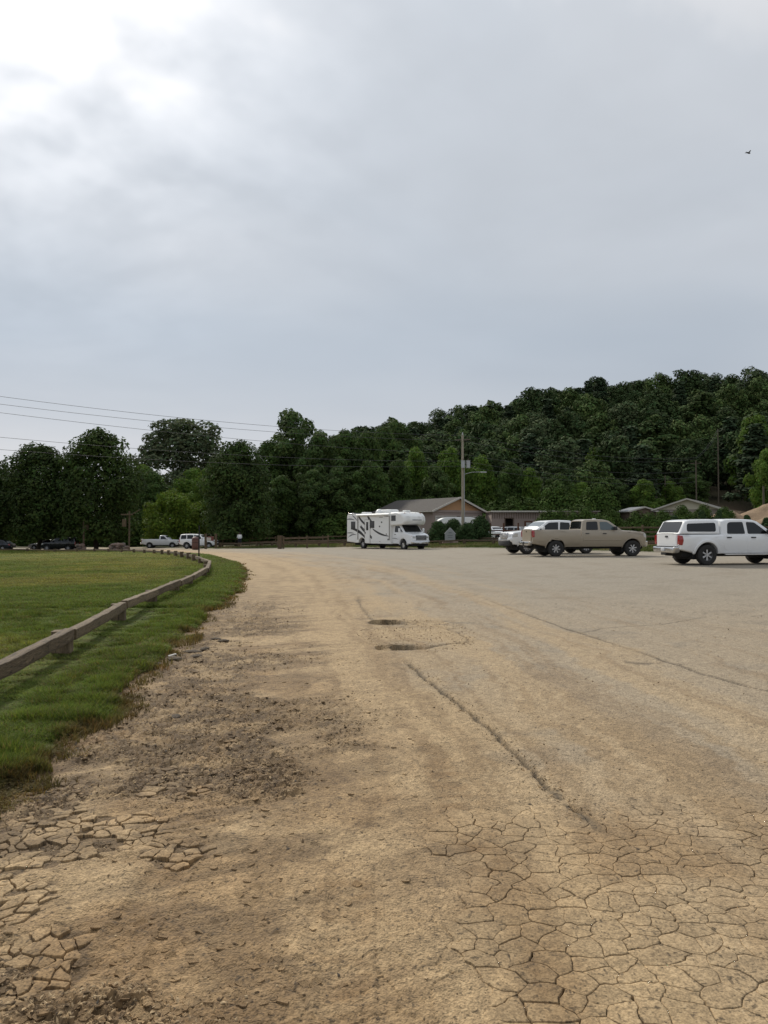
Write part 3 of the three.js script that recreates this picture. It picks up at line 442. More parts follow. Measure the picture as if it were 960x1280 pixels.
// crown of leaf-sized faces spread through overlapping boughs; unit: height 1 above the crown base, radius 1
const profiles = {
  pear: t => Math.pow(Math.max(0.01, 1 - Math.pow(Math.abs((t - 0.40) / 0.62), 2.4)), 0.55),
  round: t => Math.pow(Math.sin(Math.PI * clamp(t * 0.92 + 0.06)), 0.6),
  tall: t => (0.62 + 0.38 * Math.sin(Math.PI * Math.pow(clamp(t), 0.8))) * Math.pow(Math.max(0.02, 1 - Math.pow(t, 4.5)), 0.6),
  cone: t => Math.pow(1 - t * 0.97, 0.8) * (0.55 + 0.45 * ss(0, 0.12, t)),
  bush: t => Math.sqrt(Math.max(0.02, 1 - t * t * 0.98)),
};
function crownGeo(seed, { n, boughs, prof, leaf, color, vary = 0.25, w, h, loose = 0.3, lobe = 0.3 }) {
  const r = rng(seed), pf = profiles[prof], L = [], pos = new Float32Array(n * 9), nor = new Float32Array(n * 9), col = new Float32Array(n * 9);
  for (let k = 0; k < boughs; k++) { const t = Math.pow((k + r()) / boughs, 0.9), a = k * 2.399 + r() * 0.9, q = (k % 4 === 0 ? 0.15 : 0.6) + 0.4 * Math.sqrt(r()), e = pf(t) * (1 - loose * 0.5 + loose * r()), rad = lobe * (0.7 + 0.6 * r()) * (0.55 + 0.45 * pf(t)); L.push([Math.cos(a) * Math.max(0, e - rad * 0.7) * q * w, t * h * (1 + 0.06 * (r() - 0.5)), Math.sin(a) * Math.max(0, e - rad * 0.7) * q * w, rad * w, 0.75 + 0.5 * r()]); }
  const a = V(0, 0, 0), b = V(0, 0, 0), nn = V(0, 0, 0), p = V(0, 0, 0), up = V(0, 0, 0), cum = []; let tot = 0; for (const l of L) { tot += l[3] * l[3]; cum.push(tot); }
  for (let k = 0; k < n; k++) {
    const pick = r() * tot; let li = 0; while (cum[li] < pick) li++; const l = L[li];
    do { p.set(r() * 2 - 1, r() * 2 - 1, r() * 2 - 1); } while (p.lengthSq() > 1 || p.lengthSq() < 0.01); p.normalize(); if (p.y < 0 && r() < 0.35) p.y *= -1;
    const rad = l[3] * (r() < 0.7 ? 0.82 + 0.28 * r() : 0.3 + 0.6 * r()), bump = 0.85 + 0.3 * vn(p.x * 3 + li * 7, p.y * 3 + p.z * 3);
    nn.copy(p); p.multiplyScalar(rad * bump); p.y *= 0.8; p.x += l[0]; p.y += l[1]; p.z += l[2]; if (p.y < 0.0) p.y = Math.abs(p.y) * 0.5;
    nn.x += (r() - 0.5) * 1.5; nn.y += (r() - 0.5) * 1.5 + 0.35; nn.z += (r() - 0.5) * 1.5; nn.normalize(); up.set(r() - 0.5, r() - 0.8, r() - 0.5).normalize(); a.crossVectors(nn, up).normalize(); b.crossVectors(a, nn).normalize();
    const s = leaf * (0.6 + 0.8 * r()), sw = s * (0.36 + 0.2 * r()), o = k * 9, sk = (r() - 0.5) * s * 0.5;
    const P = [p.x - a.x * sw - b.x * s * 0.4, p.y - a.y * sw - b.y * s * 0.4, p.z - a.z * sw - b.z * s * 0.4, p.x + b.x * s * 0.6 + a.x * sk, p.y + b.y * s * 0.6 + a.y * sk, p.z + b.z * s * 0.6 + a.z * sk, p.x + a.x * sw - b.x * s * 0.3, p.y + a.y * sw - b.y * s * 0.3, p.z + a.z * sw - b.z * s * 0.3];
    for (let i = 0; i < 9; i++) pos[o + i] = P[i];
    const f = (1 - vary + 2 * vary * r()) * l[4], y = 0.85 + 0.4 * r(); for (let i = 0; i < 3; i++) { col[o + i * 3] = color[0] * f * y; col[o + i * 3 + 1] = color[1] * f; col[o + i * 3 + 2] = color[2] * f; nor[o + i * 3] = nn.x; nor[o + i * 3 + 1] = nn.y; nor[o + i * 3 + 2] = nn.z; }
  }
  const g = new THREE.BufferGeometry(); g.setAttribute('position', new THREE.BufferAttribute(pos, 3)); g.setAttribute('normal', new THREE.BufferAttribute(nor, 3)); g.setAttribute('color', new THREE.BufferAttribute(col, 3)); g.userData = { boughs: L }; return g;
}
function tube(pts, r0, r1, seg = 7) { // tapered limb
  const c = new THREE.CatmullRomCurve3(pts), n = pts.length * 3, g = new THREE.TubeGeometry(c, n, 1, seg, false), p = g.attributes.position;
  for (let i = 0; i <= n; i++) { const q = c.getPointAt(i / n), k = mix(r0, r1, i / n); for (let j = 0; j <= seg; j++) { const v = i * (seg + 1) + j; p.setXYZ(v, q.x + (p.getX(v) - q.x) * k, q.y + (p.getY(v) - q.y) * k, q.z + (p.getZ(v) - q.z) * k); } }
  g.computeVertexNormals(); return g;
}
function trunkGeo(seed, base, h, r0, boughs, limbs) {
  const r = rng(seed), list = [], top = base + h * 0.72, bend = i => V((r() - 0.5) * h * 0.05, i, (r() - 0.5) * h * 0.05), axis = [V(0, -0.3, 0), V(0, base * 0.5, 0), bend(base), bend(mix(base, top, 0.5)), bend(top)];
  list.push(tube(axis, r0 * 1.15, r0 * 0.18, 8)); const c = new THREE.CatmullRomCurve3(axis);
  for (let k = 0; k < limbs; k++) { const b = boughs[Math.floor(k * boughs.length / limbs)], e = V(b[0], b[1] + base, b[2]), s = c.getPointAt(clamp((e.y * 0.62) / (top + 0.3), 0.2, 0.9)), m = s.clone().lerp(e, 0.5); m.y += h * 0.03; list.push(tube([s, m, e], r0 * 0.38, r0 * 0.07, 5)); }
  return merge(list);
}
const treeKinds = {};
function treeKind(key, seed, o) { const g = crownGeo(seed, { ...o, w: o.w, h: o.h }); treeKinds[key] = { crown: g, trunk: trunkGeo(seed + 1, o.base, o.h, o.r0 || 0.25, g.userData.boughs, o.limbs || 7), base: o.base, h: o.h, w: o.w, mat: leafMat(null, o.thr || 0) }; }
treeKind('pear', 11, { n: 21000, boughs: 50, prof: 'pear', leaf: 0.32, color: [0.052, 0.087, 0.020], w: 5.2, h: 12.2, base: 1.3, thr: 0.3, lobe: 0.36, loose: 0.22 });
treeKind('pear2', 23, { n: 21000, boughs: 44, prof: 'pear', leaf: 0.32, color: [0.049, 0.081, 0.020], w: 5.0, h: 11.0, base: 1.4, thr: 0.3, loose: 0.3, lobe: 0.36 });
treeKind('maple', 37, { n: 21000, boughs: 48, prof: 'pear', leaf: 0.30, color: [0.050, 0.083, 0.021], w: 4.6, h: 10.4, base: 1.0, thr: 0.3, loose: 0.25, lobe: 0.36 });
treeKind('broad', 41, { n: 16000, boughs: 46, prof: 'tall', leaf: 0.38, color: [0.068, 0.116, 0.026], w: 4.6, h: 15.5, base: 2.6, loose: 0.55, lobe: 0.34, thr: 0.3 });
treeKind('broad2', 53, { n: 15000, boughs: 40, prof: 'round', leaf: 0.38, color: [0.072, 0.123, 0.030], w: 5.2, h: 13.5, base: 2.4, loose: 0.55, lobe: 0.34, thr: 0.3 });
treeKind('broad3', 59, { n: 15000, boughs: 40, prof: 'pear', leaf: 0.38, color: [0.074, 0.120, 0.034], w: 5.2, h: 14, base: 2.8, loose: 0.6, lobe: 0.30, thr: 0.3 });
treeKind('light', 67, { n: 14000, boughs: 36, prof: 'round', leaf: 0.33, color: [0.104, 0.179, 0.028], w: 4.2, h: 9.5, base: 0.8, loose: 0.45, lobe: 0.34, thr: 0.35 });
treeKind('willow', 71, { n: 14000, boughs: 38, prof: 'pear', leaf: 0.28, color: [0.131, 0.203, 0.026], w: 4.4, h: 6.6, base: 0.3, loose: 0.4, lobe: 0.32, thr: 0.35 });
treeKind('airy', 83, { n: 19000, boughs: 56, prof: 'pear', leaf: 0.40, color: [0.105, 0.140, 0.066], w: 6.6, h: 15, base: 2.6, loose: 0.45, lobe: 0.27, thr: 0.3 });
treeKind('brush', 97, { n: 8000, boughs: 26, prof: 'bush', leaf: 0.24, color: [0.059, 0.102, 0.022], w: 3.2, h: 4.2, base: 0.1, loose: 0.5, lobe: 0.38, limbs: 4, r0: 0.08 });
treeKind('shrub', 101, { n: 8000, boughs: 24, prof: 'bush', leaf: 0.14, color: [0.041, 0.075, 0.026], w: 1.5, h: 2.0, base: 0.1, loose: 0.2, lobe: 0.42, limbs: 4, r0: 0.06 });
treeKind('conifer', 103, { n: 7000, boughs: 40, prof: 'cone', leaf: 0.22, color: [0.045, 0.081, 0.030], w: 1.7, h: 3.6, base: 0.15, loose: 0.3, lobe: 0.28, limbs: 6, r0: 0.09 });
treeKind('hillA', 107, { n: 4600, boughs: 24, prof: 'pear', leaf: 0.56, color: [0.056, 0.090, 0.033], w: 5.4, h: 11.5, base: 3, loose: 0.4, lobe: 0.36, limbs: 4 });
treeKind('hillB', 109, { n: 4600, boughs: 22, prof: 'round', leaf: 0.56, color: [0.063, 0.099, 0.033], w: 4.6, h: 14, base: 3, loose: 0.5, lobe: 0.38, limbs: 4 });
treeKind('hillC', 113, { n: 4600, boughs: 26, prof: 'pear', leaf: 0.52, color: [0.078, 0.121, 0.037], w: 5.4, h: 11, base: 2.4, loose: 0.5, lobe: 0.34, limbs: 4 });
treeKind('hillD', 127, { n: 4200, boughs: 30, prof: 'cone', leaf: 0.5, color: [0.043, 0.068, 0.034], w: 4.0, h: 16, base: 2, loose: 0.4, lobe: 0.32, limbs: 4 });
treeKind('hillE', 131, { n: 4400, boughs: 18, prof: 'pear', leaf: 0.5, color: [0.068, 0.097, 0.043], w: 5.4, h: 13, base: 3.5, loose: 0.6, lobe: 0.42, limbs: 4 });
function plant(kind, name, label, category, [x, z], height, width, turn = 0, group, y = null) {
  const k = treeKinds[kind], sy = height / (k.base + k.h), sx = width / (2 * k.w), o = thing(name, label, category, [x, (y === null ? hill(x, z) : y) - 0.05, z], turn, group);
  o.scale.set(sx, sy, sx); part('trunk', k.trunk, bark, o); const c = part('crown', k.crown, k.mat, o); c.position.y = k.base; return o;
}
const TC = 'tree';
plant('pear', 'shade_tree', 'dense dark shade tree behind the parked black SUV', TC, [-38.2, -102.0], 15.2, 11.4, 0.3);
plant('pear2', 'shade_tree', 'broad dark shade tree above the silver sedan', TC, [-46.5, -103.5], 13.6, 11.2, 2.1);
plant('pear', 'shade_tree', 'dark shade tree behind the dark blue car', TC, [-54.5, -106], 11.6, 9.5, 4.0);
plant('maple', 'shade_tree', 'round dark shade tree beside the person in a white shirt', TC, [-18.6, -97.0], 12.3, 9.6, 1.2);
plant('willow', 'light_green_tree', 'pale yellow-green bushy tree behind the far white pickup', TC, [-30.6, -112], 7.6, 9.2, 0);
plant('airy', 'tall_tree', 'tall airy grey-green tree rising above the woods behind the white pickup', TC, [-43.8, -165], 24.0, 23.5, 0.6);
const woodsG = 'trees along the edge of the woods', wl = 'mid green broadleaf tree along the edge of the woods behind the rails', ll = 'bright green tree at the foot of the wooded hill';
const woodsList = [[-39.3, -130.0, 12.2, 8.4, 'broad2'], [-28.6, -126.0, 11.9, 7.2, 'light'], [-46.8, -136.0, 11.1, 7.9, 'broad2'], [-53.7, -134.0, 11.3, 8.4, 'broad3'], [-59.6, -130.0, 10.9, 8.1, 'broad3'], [-67.7, -134.0, 11.9, 8.4, 'broad2'], [-18.0, -119.0, 15.3, 7.7, 'broad2'], [-14.4, -122.0, 20.0, 11.6, 'broad3'], [-9.4, -116.0, 16.0, 8.5, 'broad3'], [-6.0, -120.0, 16.8, 8.8, 'broad2'], [-2.7, -118.0, 16.1, 7.4, 'broad2'], [-14.4, -108.0, 9.3, 6.3, 'broad2'], [-10.4, -108.0, 9.8, 6.8, 'broad3'], [-6.4, -109.0, 10.2, 6.8, 'broad3'], [-2.1, -110.0, 11.1, 6.9, 'broad2'], [0.0, -140.0, 18.9, 9.3, 'broad2'], [-23.2, -124.0, 12.3, 8.3, 'broad2'], [2.9, -162.0, 20.6, 10.1, 'broad3'], [-23.9, -112.0, 8.9, 5.8, 'broad2'], [2.3, -122.0, 12.3, 6.6, 'broad2'], [8.2, -121.0, 11.0, 6.3, 'broad3'], [20.7, -124.0, 11.6, 6.2, 'broad2'], [29.1, -127.0, 9.3, 6.6, 'broad2'], [41.1, -136.0, 7.4, 6.5, 'broad3'], [63.9, -158.0, 7.6, 7.2, 'broad2']];
const lightList = [[-44.0, -140.0, 13.5, 9.0], [-33.8, -136.0, 12.4, 8.6], [5.3, -128.0, 14.2, 6.9], [11.1, -130.0, 14.3, 7.3], [16.0, -126.0, 12.7, 7.1], [23.3, -123.0, 10.3, 5.6], [41.4, -150.0, 13.0, 7.2], [45.4, -134.0, 7.4, 6.1], [80.1, -165.0, 18.8, 11.3], [69.0, -138.0, 12.4, 6.9], [32.0, -124.0, 7.3, 5.2], [52.2, -140.0, 7.0, 5.2]];
const rt = rng(404);
for (const [x, z, h, w, k] of woodsList) plant(k, 'woodland_tree', wl, TC, [x, z], h, w, rt() * 6.28, woodsG);
for (const [x, z, h, w] of lightList) plant('light', 'bright_tree', ll, TC, [x, z], h, w, rt() * 6.28, 'bright trees at the foot of the hill');
for (let k = 0; k < 30; k++) { const b = -0.52 + k * 0.0272 + rt() * 0.012, d = 104 + rt() * 14 + (b < -0.19 ? 14 : 0); plant('brush', 'brush_clump', 'dark leafy undergrowth at the edge of the woods', 'bush', [b * d, -d], 3.6 + rt() * 3, 6.5 + rt() * 2.5, rt() * 6.28, 'undergrowth along the woods'); }
for (let k = 0; k < 9; k++) { const x = 15.2 + k * 1.05 + rt() * 0.5; plant('brush', 'brush_row_shrub', 'dark brush shrub in the row behind the four-rail fence', 'bush', [x, -70 - rt() * 4 + (x - 15) * 0.1], 2.4 + rt() * 0.8, 2.8 + rt(), rt() * 6.28, 'brush row behind the fence'); }
for (const [x, z, h, w] of [[5.5, -77.5, 2.15, 2.5], [7.1, -79.0, 2.3, 2.7], [8.3, -77.0, 1.9, 2.6], [9.8, -78.0, 2.5, 2.9]]) plant('shrub', 'round_shrub', 'round clipped dark shrub in the hedge in front of the barn', 'shrub', [x, z], h, w, x, 'hedge shrubs by the barn');
for (const [x, z, h, w] of [[31.0, -82.0, 2.3, 2.8], [33.1, -80.0, 2.8, 2.8], [35.8, -82.0, 2.7, 1.9], [37.8, -80.0, 2.2, 2.4], [39.8, -80.0, 1.9, 2.2], [42.1, -80.0, 2.4, 2.4]]) plant('conifer', 'young_evergreen', 'young dark evergreen in front of the gravel heaps', 'evergreen', [x, z], h, w, x, 'young evergreens by the gravel heaps');
for (const [x, z, h, w] of [[32.6, -90, 2.3, 3.4], [35.4, -91, 2.6, 3.6], [38.2, -92, 2.5, 3.4], [40.4, -91, 2.2, 3.0]]) plant('brush', 'screening_shrub', 'leafy shrub screening the wall of the small house', 'bush', [x, z], h, w, x, 'shrubs screening the house');
{ // hillside wood: individual trees where they show, one mass behind the crest
  const kinds = ['hillA', 'hillB', 'hillC', 'hillD', 'hillE', 'hillA'], pts = []; 
  for (let j = 0; j < 21; j++) for (let i = -4; i < 28; i++) { const d = 138 + j * 10.0 + (rt() - 0.5) * 6, x = i * 9.6 + (rt() - 0.5) * 6 - 8 + (j % 2) * 4.8, u = x / d; if (u < -0.12 || u > 0.60 || Math.hypot((x - 66) / 11, (-d + 152) / 16) < 1) continue; if (d < 165 && u < 0.0) continue; pts.push([x, -d, rt()]); }
  const keep = pts.map((p, i) => [p, Math.hypot(p[0], p[1])]).sort((a, b) => a[1] - b[1]).map(p => p[0]), stuff = {}; let c = 0;
  keep.forEach((p, i) => {
    const k = kinds[Math.floor(p[2] * 5.99)], big = Math.pow(rt(), 1.5), h = 9.5 + 9 * big + 2 * rt(), w = 8.5 + 7 * big, turn = rt() * 6.28;
    if (c < 300 && (keep.length <= 300 || rt() < 300 / keep.length * 1.25)) { plant(k, 'hillside_tree', 'leafy green tree in the dense wood covering the hillside', TC, [p[0], p[1]], h, w, turn, 'wood on the hillside'); c++; }
    else (stuff[k] = stuff[k] || []).push([p[0], hill(p[0], p[1]), p[1], h, w, turn]);
  });
  for (const k of Object.keys(stuff)) { const q = treeKinds[k], m = new THREE.InstancedMesh(q.crown, q.mat, stuff[k].length), M = new THREE.Matrix4(), Q = new THREE.Quaternion(); stuff[k].forEach((s, i) => { const sy = s[3] / (q.base + q.h), sx = s[4] / (2 * q.w); M.compose(V(s[0], s[1] + q.base * sy, s[2]), Q.setFromEuler(new THREE.Euler(0, s[5], 0)), V(sx, sy, sx)); m.setMatrixAt(i, M); }); m.name = numbered('hillside_wood'); m.castShadow = m.receiveShadow = true; tag(m, 'unbroken mass of treetops filling the hillside wood', 'wood', null, 'stuff'); scene.add(m); }
  console.log('hill trees', keep.length, 'kept', c);
}
// ---------------------------------------------------------------- vehicles
const paint = (c, r = 0.35) => mat(c, r, { clearcoat: 0.6, clearcoatRoughness: 0.12 });
const P = { white: paint([0.82, 0.83, 0.84]), tan: paint([0.345, 0.295, 0.225], 0.38), black: paint([0.012, 0.013, 0.016], 0.25), silver: paint([0.50, 0.51, 0.52], 0.3), navy: paint([0.018, 0.022, 0.035], 0.3), rv: mat([0.82, 0.82, 0.80], 0.4) };
const glass = mat([0.008, 0.009, 0.010], 0.08), glassLight = mat([0.06, 0.085, 0.09], 0.05, { clearcoat: 1, clearcoatRoughness: 0.03 });
const rubber = mat([0.022, 0.021, 0.020], 0.85), plastic = mat([0.028, 0.028, 0.029], 0.65), under = mat([0.012, 0.012, 0.012], 0.9), chrome = mat([0.62, 0.62, 0.62], 0.22, { metalness: 1 }), alloy = mat([0.48, 0.48, 0.49], 0.35, { metalness: 0.85 }), redLens = mat([0.30, 0.012, 0.012], 0.15, { clearcoat: 1 }), clearLens = mat([0.55, 0.56, 0.57], 0.12, { clearcoat: 1, metalness: 0.3 }), amber = mat([0.5, 0.16, 0.02], 0.2), plate = mat([0.55, 0.57, 0.6], 0.5);
function arch(cx, cy, r, a0 = 0, a1 = Math.PI, n = 12) { return Array.from({ length: n + 1 }, (_, i) => { const a = mix(a0, a1, i / n); return [cx + Math.cos(a) * r, cy + Math.sin(a) * r]; }); }
function rounded(pts, r, n = 4) { // round the corners of a polygon
  const out = []; pts.forEach((p, i) => { const a = pts[(i + pts.length - 1) % pts.length], b = pts[(i + 1) % pts.length], la = Math.hypot(a[0] - p[0], a[1] - p[1]), lb = Math.hypot(b[0] - p[0], b[1] - p[1]), k = Math.min(r, la * 0.45, lb * 0.45), s = [p[0] + (a[0] - p[0]) / la * k, p[1] + (a[1] - p[1]) / la * k], e = [p[0] + (b[0] - p[0]) / lb * k, p[1] + (b[1] - p[1]) / lb * k]; for (let j = 0; j <= n; j++) { const t = j / n, u = 1 - t; out.push([u * u * s[0] + 2 * u * t * p[0] + t * t * e[0], u * u * s[1] + 2 * u * t * p[1] + t * t * e[1]]); } }); return out;
}
const wheelCache = {};
function wheelGeo(r, w, spokes, rr) {
  const key = [r, w, spokes, rr].join(); if (wheelCache[key]) return wheelCache[key];
  const tp = [[rr * 0.97, -w * 0.42], [rr * 1.08, -w * 0.48], [r * 0.90, -w * 0.5], [r * 0.975, -w * 0.43], [r, -w * 0.3], [r * 1.0, 0], [r, w * 0.3], [r * 0.975, w * 0.43], [r * 0.90, w * 0.5], [rr * 1.08, w * 0.48], [rr * 0.97, w * 0.42]].map(p => new THREE.Vector2(p[0], p[1]));
  const tyre = [new THREE.LatheGeometry(tp, 36).rotateX(Math.PI / 2)]; for (let k = 0; k < 40; k++) for (const s of [-1, 1]) { const b = plainBox(0.02, w * 0.3, r * 0.055); b.translate(0, s * w * 0.2, r * 0.99); b.rotateX(Math.PI / 2); b.rotateX(0); b.rotateZ(k / 40 * 6.283 + (s > 0 ? 0.08 : 0)); tyre.push(b); }
  const rimL = new THREE.LatheGeometry([[rr * 0.99, -w * 0.4], [rr * 0.99, w * 0.40], [rr * 0.93, w * 0.42], [rr * 0.88, w * 0.33], [rr * 0.86, w * 0.05], [0.02, w * 0.03]].map(p => new THREE.Vector2(p[0], p[1])), 28).rotateX(Math.PI / 2);
  const face = []; for (let k = 0; k < spokes; k++) { const b = ext([[-rr * 0.11, rr * 0.12], [rr * 0.11, rr * 0.12], [rr * 0.16, rr * 0.92], [-rr * 0.16, rr * 0.92]], w * 0.2, w * 0.36, 0.012, 1); b.rotateZ(k / spokes * 6.283); face.push(b); } face.push(new THREE.CylinderGeometry(rr * 0.22, rr * 0.26, w * 0.24, 16).rotateX(Math.PI / 2).translate(0, 0, w * 0.28));
  return wheelCache[key] = { tyre: merge(tyre), barrel: rimL, face: merge(face) };
}
const rimDark = mat([0.10, 0.10, 0.10], 0.5, { metalness: 0.6 });
function addWheel(root, x, y, z, r, w, spokes, side, rimMat = alloy, rr = r * 0.62) {
  const g = wheelGeo(r, w, spokes, rr), o = new THREE.Group(); o.name = 'wheel'; o.position.set(x, y, z); if (side < 0) o.rotation.y = Math.PI; o.rotation.z = x * 2.1; root.add(o);
  part('tyre', g.tyre, rubber, o); part('rim_barrel', g.barrel, rimDark, o); part('rim', g.face, rimMat, o); return o;
}
const tess = new TessellateModifier(0.2, 4);
function bend(g, D) { // subdivide a panel and give it the body's curvature
  let q = tess.modify(g.index ? g.toNonIndexed() : g); for (const a of Object.keys(q.attributes)) if (a !== 'position') q.deleteAttribute(a);
  const p = q.attributes.position; for (let i = 0; i < p.count; i++) { const r = D(p.getX(i), p.getY(i), p.getZ(i)); p.setXYZ(i, r[0], r[1], r[2]); }
  q.computeVertexNormals(); return toCreasedNormals(q, 0.6);
}
// a panel that lies on the greenhouse between two profile points, across the car
function crossPanel(p0, p1, hw, lift, D, r = 0.06, thick = 0.012) {
  const dx = p1[0] - p0[0], dy = p1[1] - p0[1], l = Math.hypot(dx, dy), s = shapeOf(rounded([[0, -hw], [l, -hw], [l, hw], [0, hw]], r)), g = new THREE.ExtrudeGeometry(s, { depth: thick, bevelEnabled: false }), p = g.attributes.position, nx = -dy / l, ny = dx / l;
  for (let i = 0; i < p.count; i++) { const a = p.getX(i), b = p.getY(i), c = p.getZ(i) + lift - thick; p.setXYZ(i, p0[0] + dx / l * a + nx * c, p0[1] + dy / l * a + ny * c, b); }
  return bend(g, D);
}
function car(s) {
  const root = thing(s.name, s.label, s.category, [s.at[0], H(s.at[0], s.at[1]) + (s.dy || 0), s.at[1]], R(s.turn), s.group), W = s.W / 2, b = s.belt, x0 = s.rear, x1 = s.nose, wr = s.r, wy = wr, ar = s.arch || wr * 1.18, fx = s.wb, m = s.paint, gl = s.glass || glass;
  const D = (x, y, z) => { let k = 1 - (s.pinch || 0.17) * Math.max(0, y - b) - 0.10 * Math.pow(Math.max(0, 0.82 * b - y), 2) / 0.25 - 0.03 * Math.pow(Math.max(0, y - 0.86 * b) / (0.14 * b + 0.01), 2) * (y < b ? 1 : 0) - (y >= b ? 0.03 : 0); const f = clamp((x - (x1 - 0.75)) / 0.75), r = clamp((x0 + 0.4 - x) / 0.4); k *= 1 - 0.13 * f * f - 0.05 * r * r; return [x - 0.13 * f * Math.pow(Math.abs(z) / W, 2.5) * f, y - 0.035 * Math.pow(Math.abs(z) / W, 4) * (y > b * 0.95 ? 1 : 0), z * k]; };
  const c = s.clear || 0.42, archR = arch(0, wy + 0.02, ar, Math.PI, 0), archF = arch(fx, wy + 0.02, ar, Math.PI, 0);
  const low = [[x0 + 0.03, c + 0.14], [-ar - 0.02, c], ...archR, [ar + 0.02, c - 0.03], [fx - ar - 0.02, c - 0.03], ...archF, [fx + ar + 0.02, c], [x1 - 0.12, c + 0.02], ...s.front, ...s.top];
  part('body', bend(ext(low, -W, W, 0.05, 3), D), m, root);
  part('underbody', [plainBox(x1 - x0 - 0.5, 0.3, W * 1.3, (x1 + x0) / 2, c + 0.02, 0), plainBox(ar * 2.1, wr * 1.3, W * 1.5, 0, wy + 0.08, 0), plainBox(ar * 2.1, wr * 1.3, W * 1.5, fx, wy + 0.08, 0)], under, root);
  if (s.green) part('cabin', bend(ext(s.green, -W + 0.03, W - 0.03, 0.06, 3), D), m, root);
  for (const q of s.crossGlass || []) part(q.name, crossPanel(q.p[0], q.p[1], (W - 0.03) * (q.k || 0.9), 0.012, D), q.mat || gl, root);
  for (const side of [-1, 1]) {
    const z = o => side > 0 ? [W - 0.05, W + o] : [-W - o, -W + 0.05], pan = (pts, o, bv = 0.006) => bend(ext(pts, ...z(o), bv, 1), D);
    for (const w of s.sideGlass || []) part('side_window', pan(rounded(w, 0.06), -0.016), gl, root);
    for (const d of s.doors || []) { const o = part('door', pan(rounded(d.p, 0.04), 0.006), m, root); if (d.h) part('handle', bend(box(0.2, 0.045, 0.04, d.h[0], d.h[1], side * (W + 0.02), 0.015), D), s.handle || m, o); }
    for (const d of s.sidePanels || []) part(d.name, pan(d.p, d.o || 0.008, d.b || 0.01), d.mat || m, root);
    if (s.mirror) { const [mx, my] = s.mirror; part('mirror', bend(box(0.14, 0.2, 0.24, mx, my, side * (W + 0.10), 0.05), (x, y, zz) => [x, y, zz]), s.mirrorMat || m, root); }
    if (s.tail) part('tail_light', bend(ext(rounded(s.tail, 0.03), ...(side > 0 ? [W - 0.14, W + 0.012] : [-W - 0.012, -W + 0.14]), 0.015, 1), D), redLens, root);
    if (s.head) part('headlight', bend(ext(rounded(s.head, 0.04), ...(side > 0 ? [W * 0.62, W + 0.008] : [-W - 0.008, -W * 0.62]), 0.02, 1), D), clearLens, root);
    if (s.step) part('side_step', box(s.step[1] - s.step[0], 0.05, 0.12, (s.step[0] + s.step[1]) / 2, c - 0.05, side * (W - 0.02), 0.02), chrome, root);
    for (const wx of [0, fx]) { addWheel(root, wx, wy, side * (W - 0.13), wr, s.ww || 0.25, s.spokes || 6, side, s.rim || alloy, s.rr || wr * 0.62); part('wheel_arch_lip', bend(ext([...arch(wx, wy + 0.02, ar + (s.flare || 0.035), 0.06, Math.PI - 0.06, 14), ...arch(wx, wy + 0.02, ar - 0.005, Math.PI - 0.06, 0.06, 14)], ...z(s.flareOut || 0.02), 0.012, 1), D), s.flareMat || m, root); }
  }
  for (const q of s.boxes || []) part(q.name, bend(box(...q.s, ...q.at, q.r || 0.03), q.flat ? (x, y, z) => [x, y, z] : D), q.mat, root);
  for (const q of s.cross || []) part(q.name, bend(ext(q.p, -W * q.k, W * q.k, q.b || 0.02, 2), D), q.mat || m, root);
  return root;
}
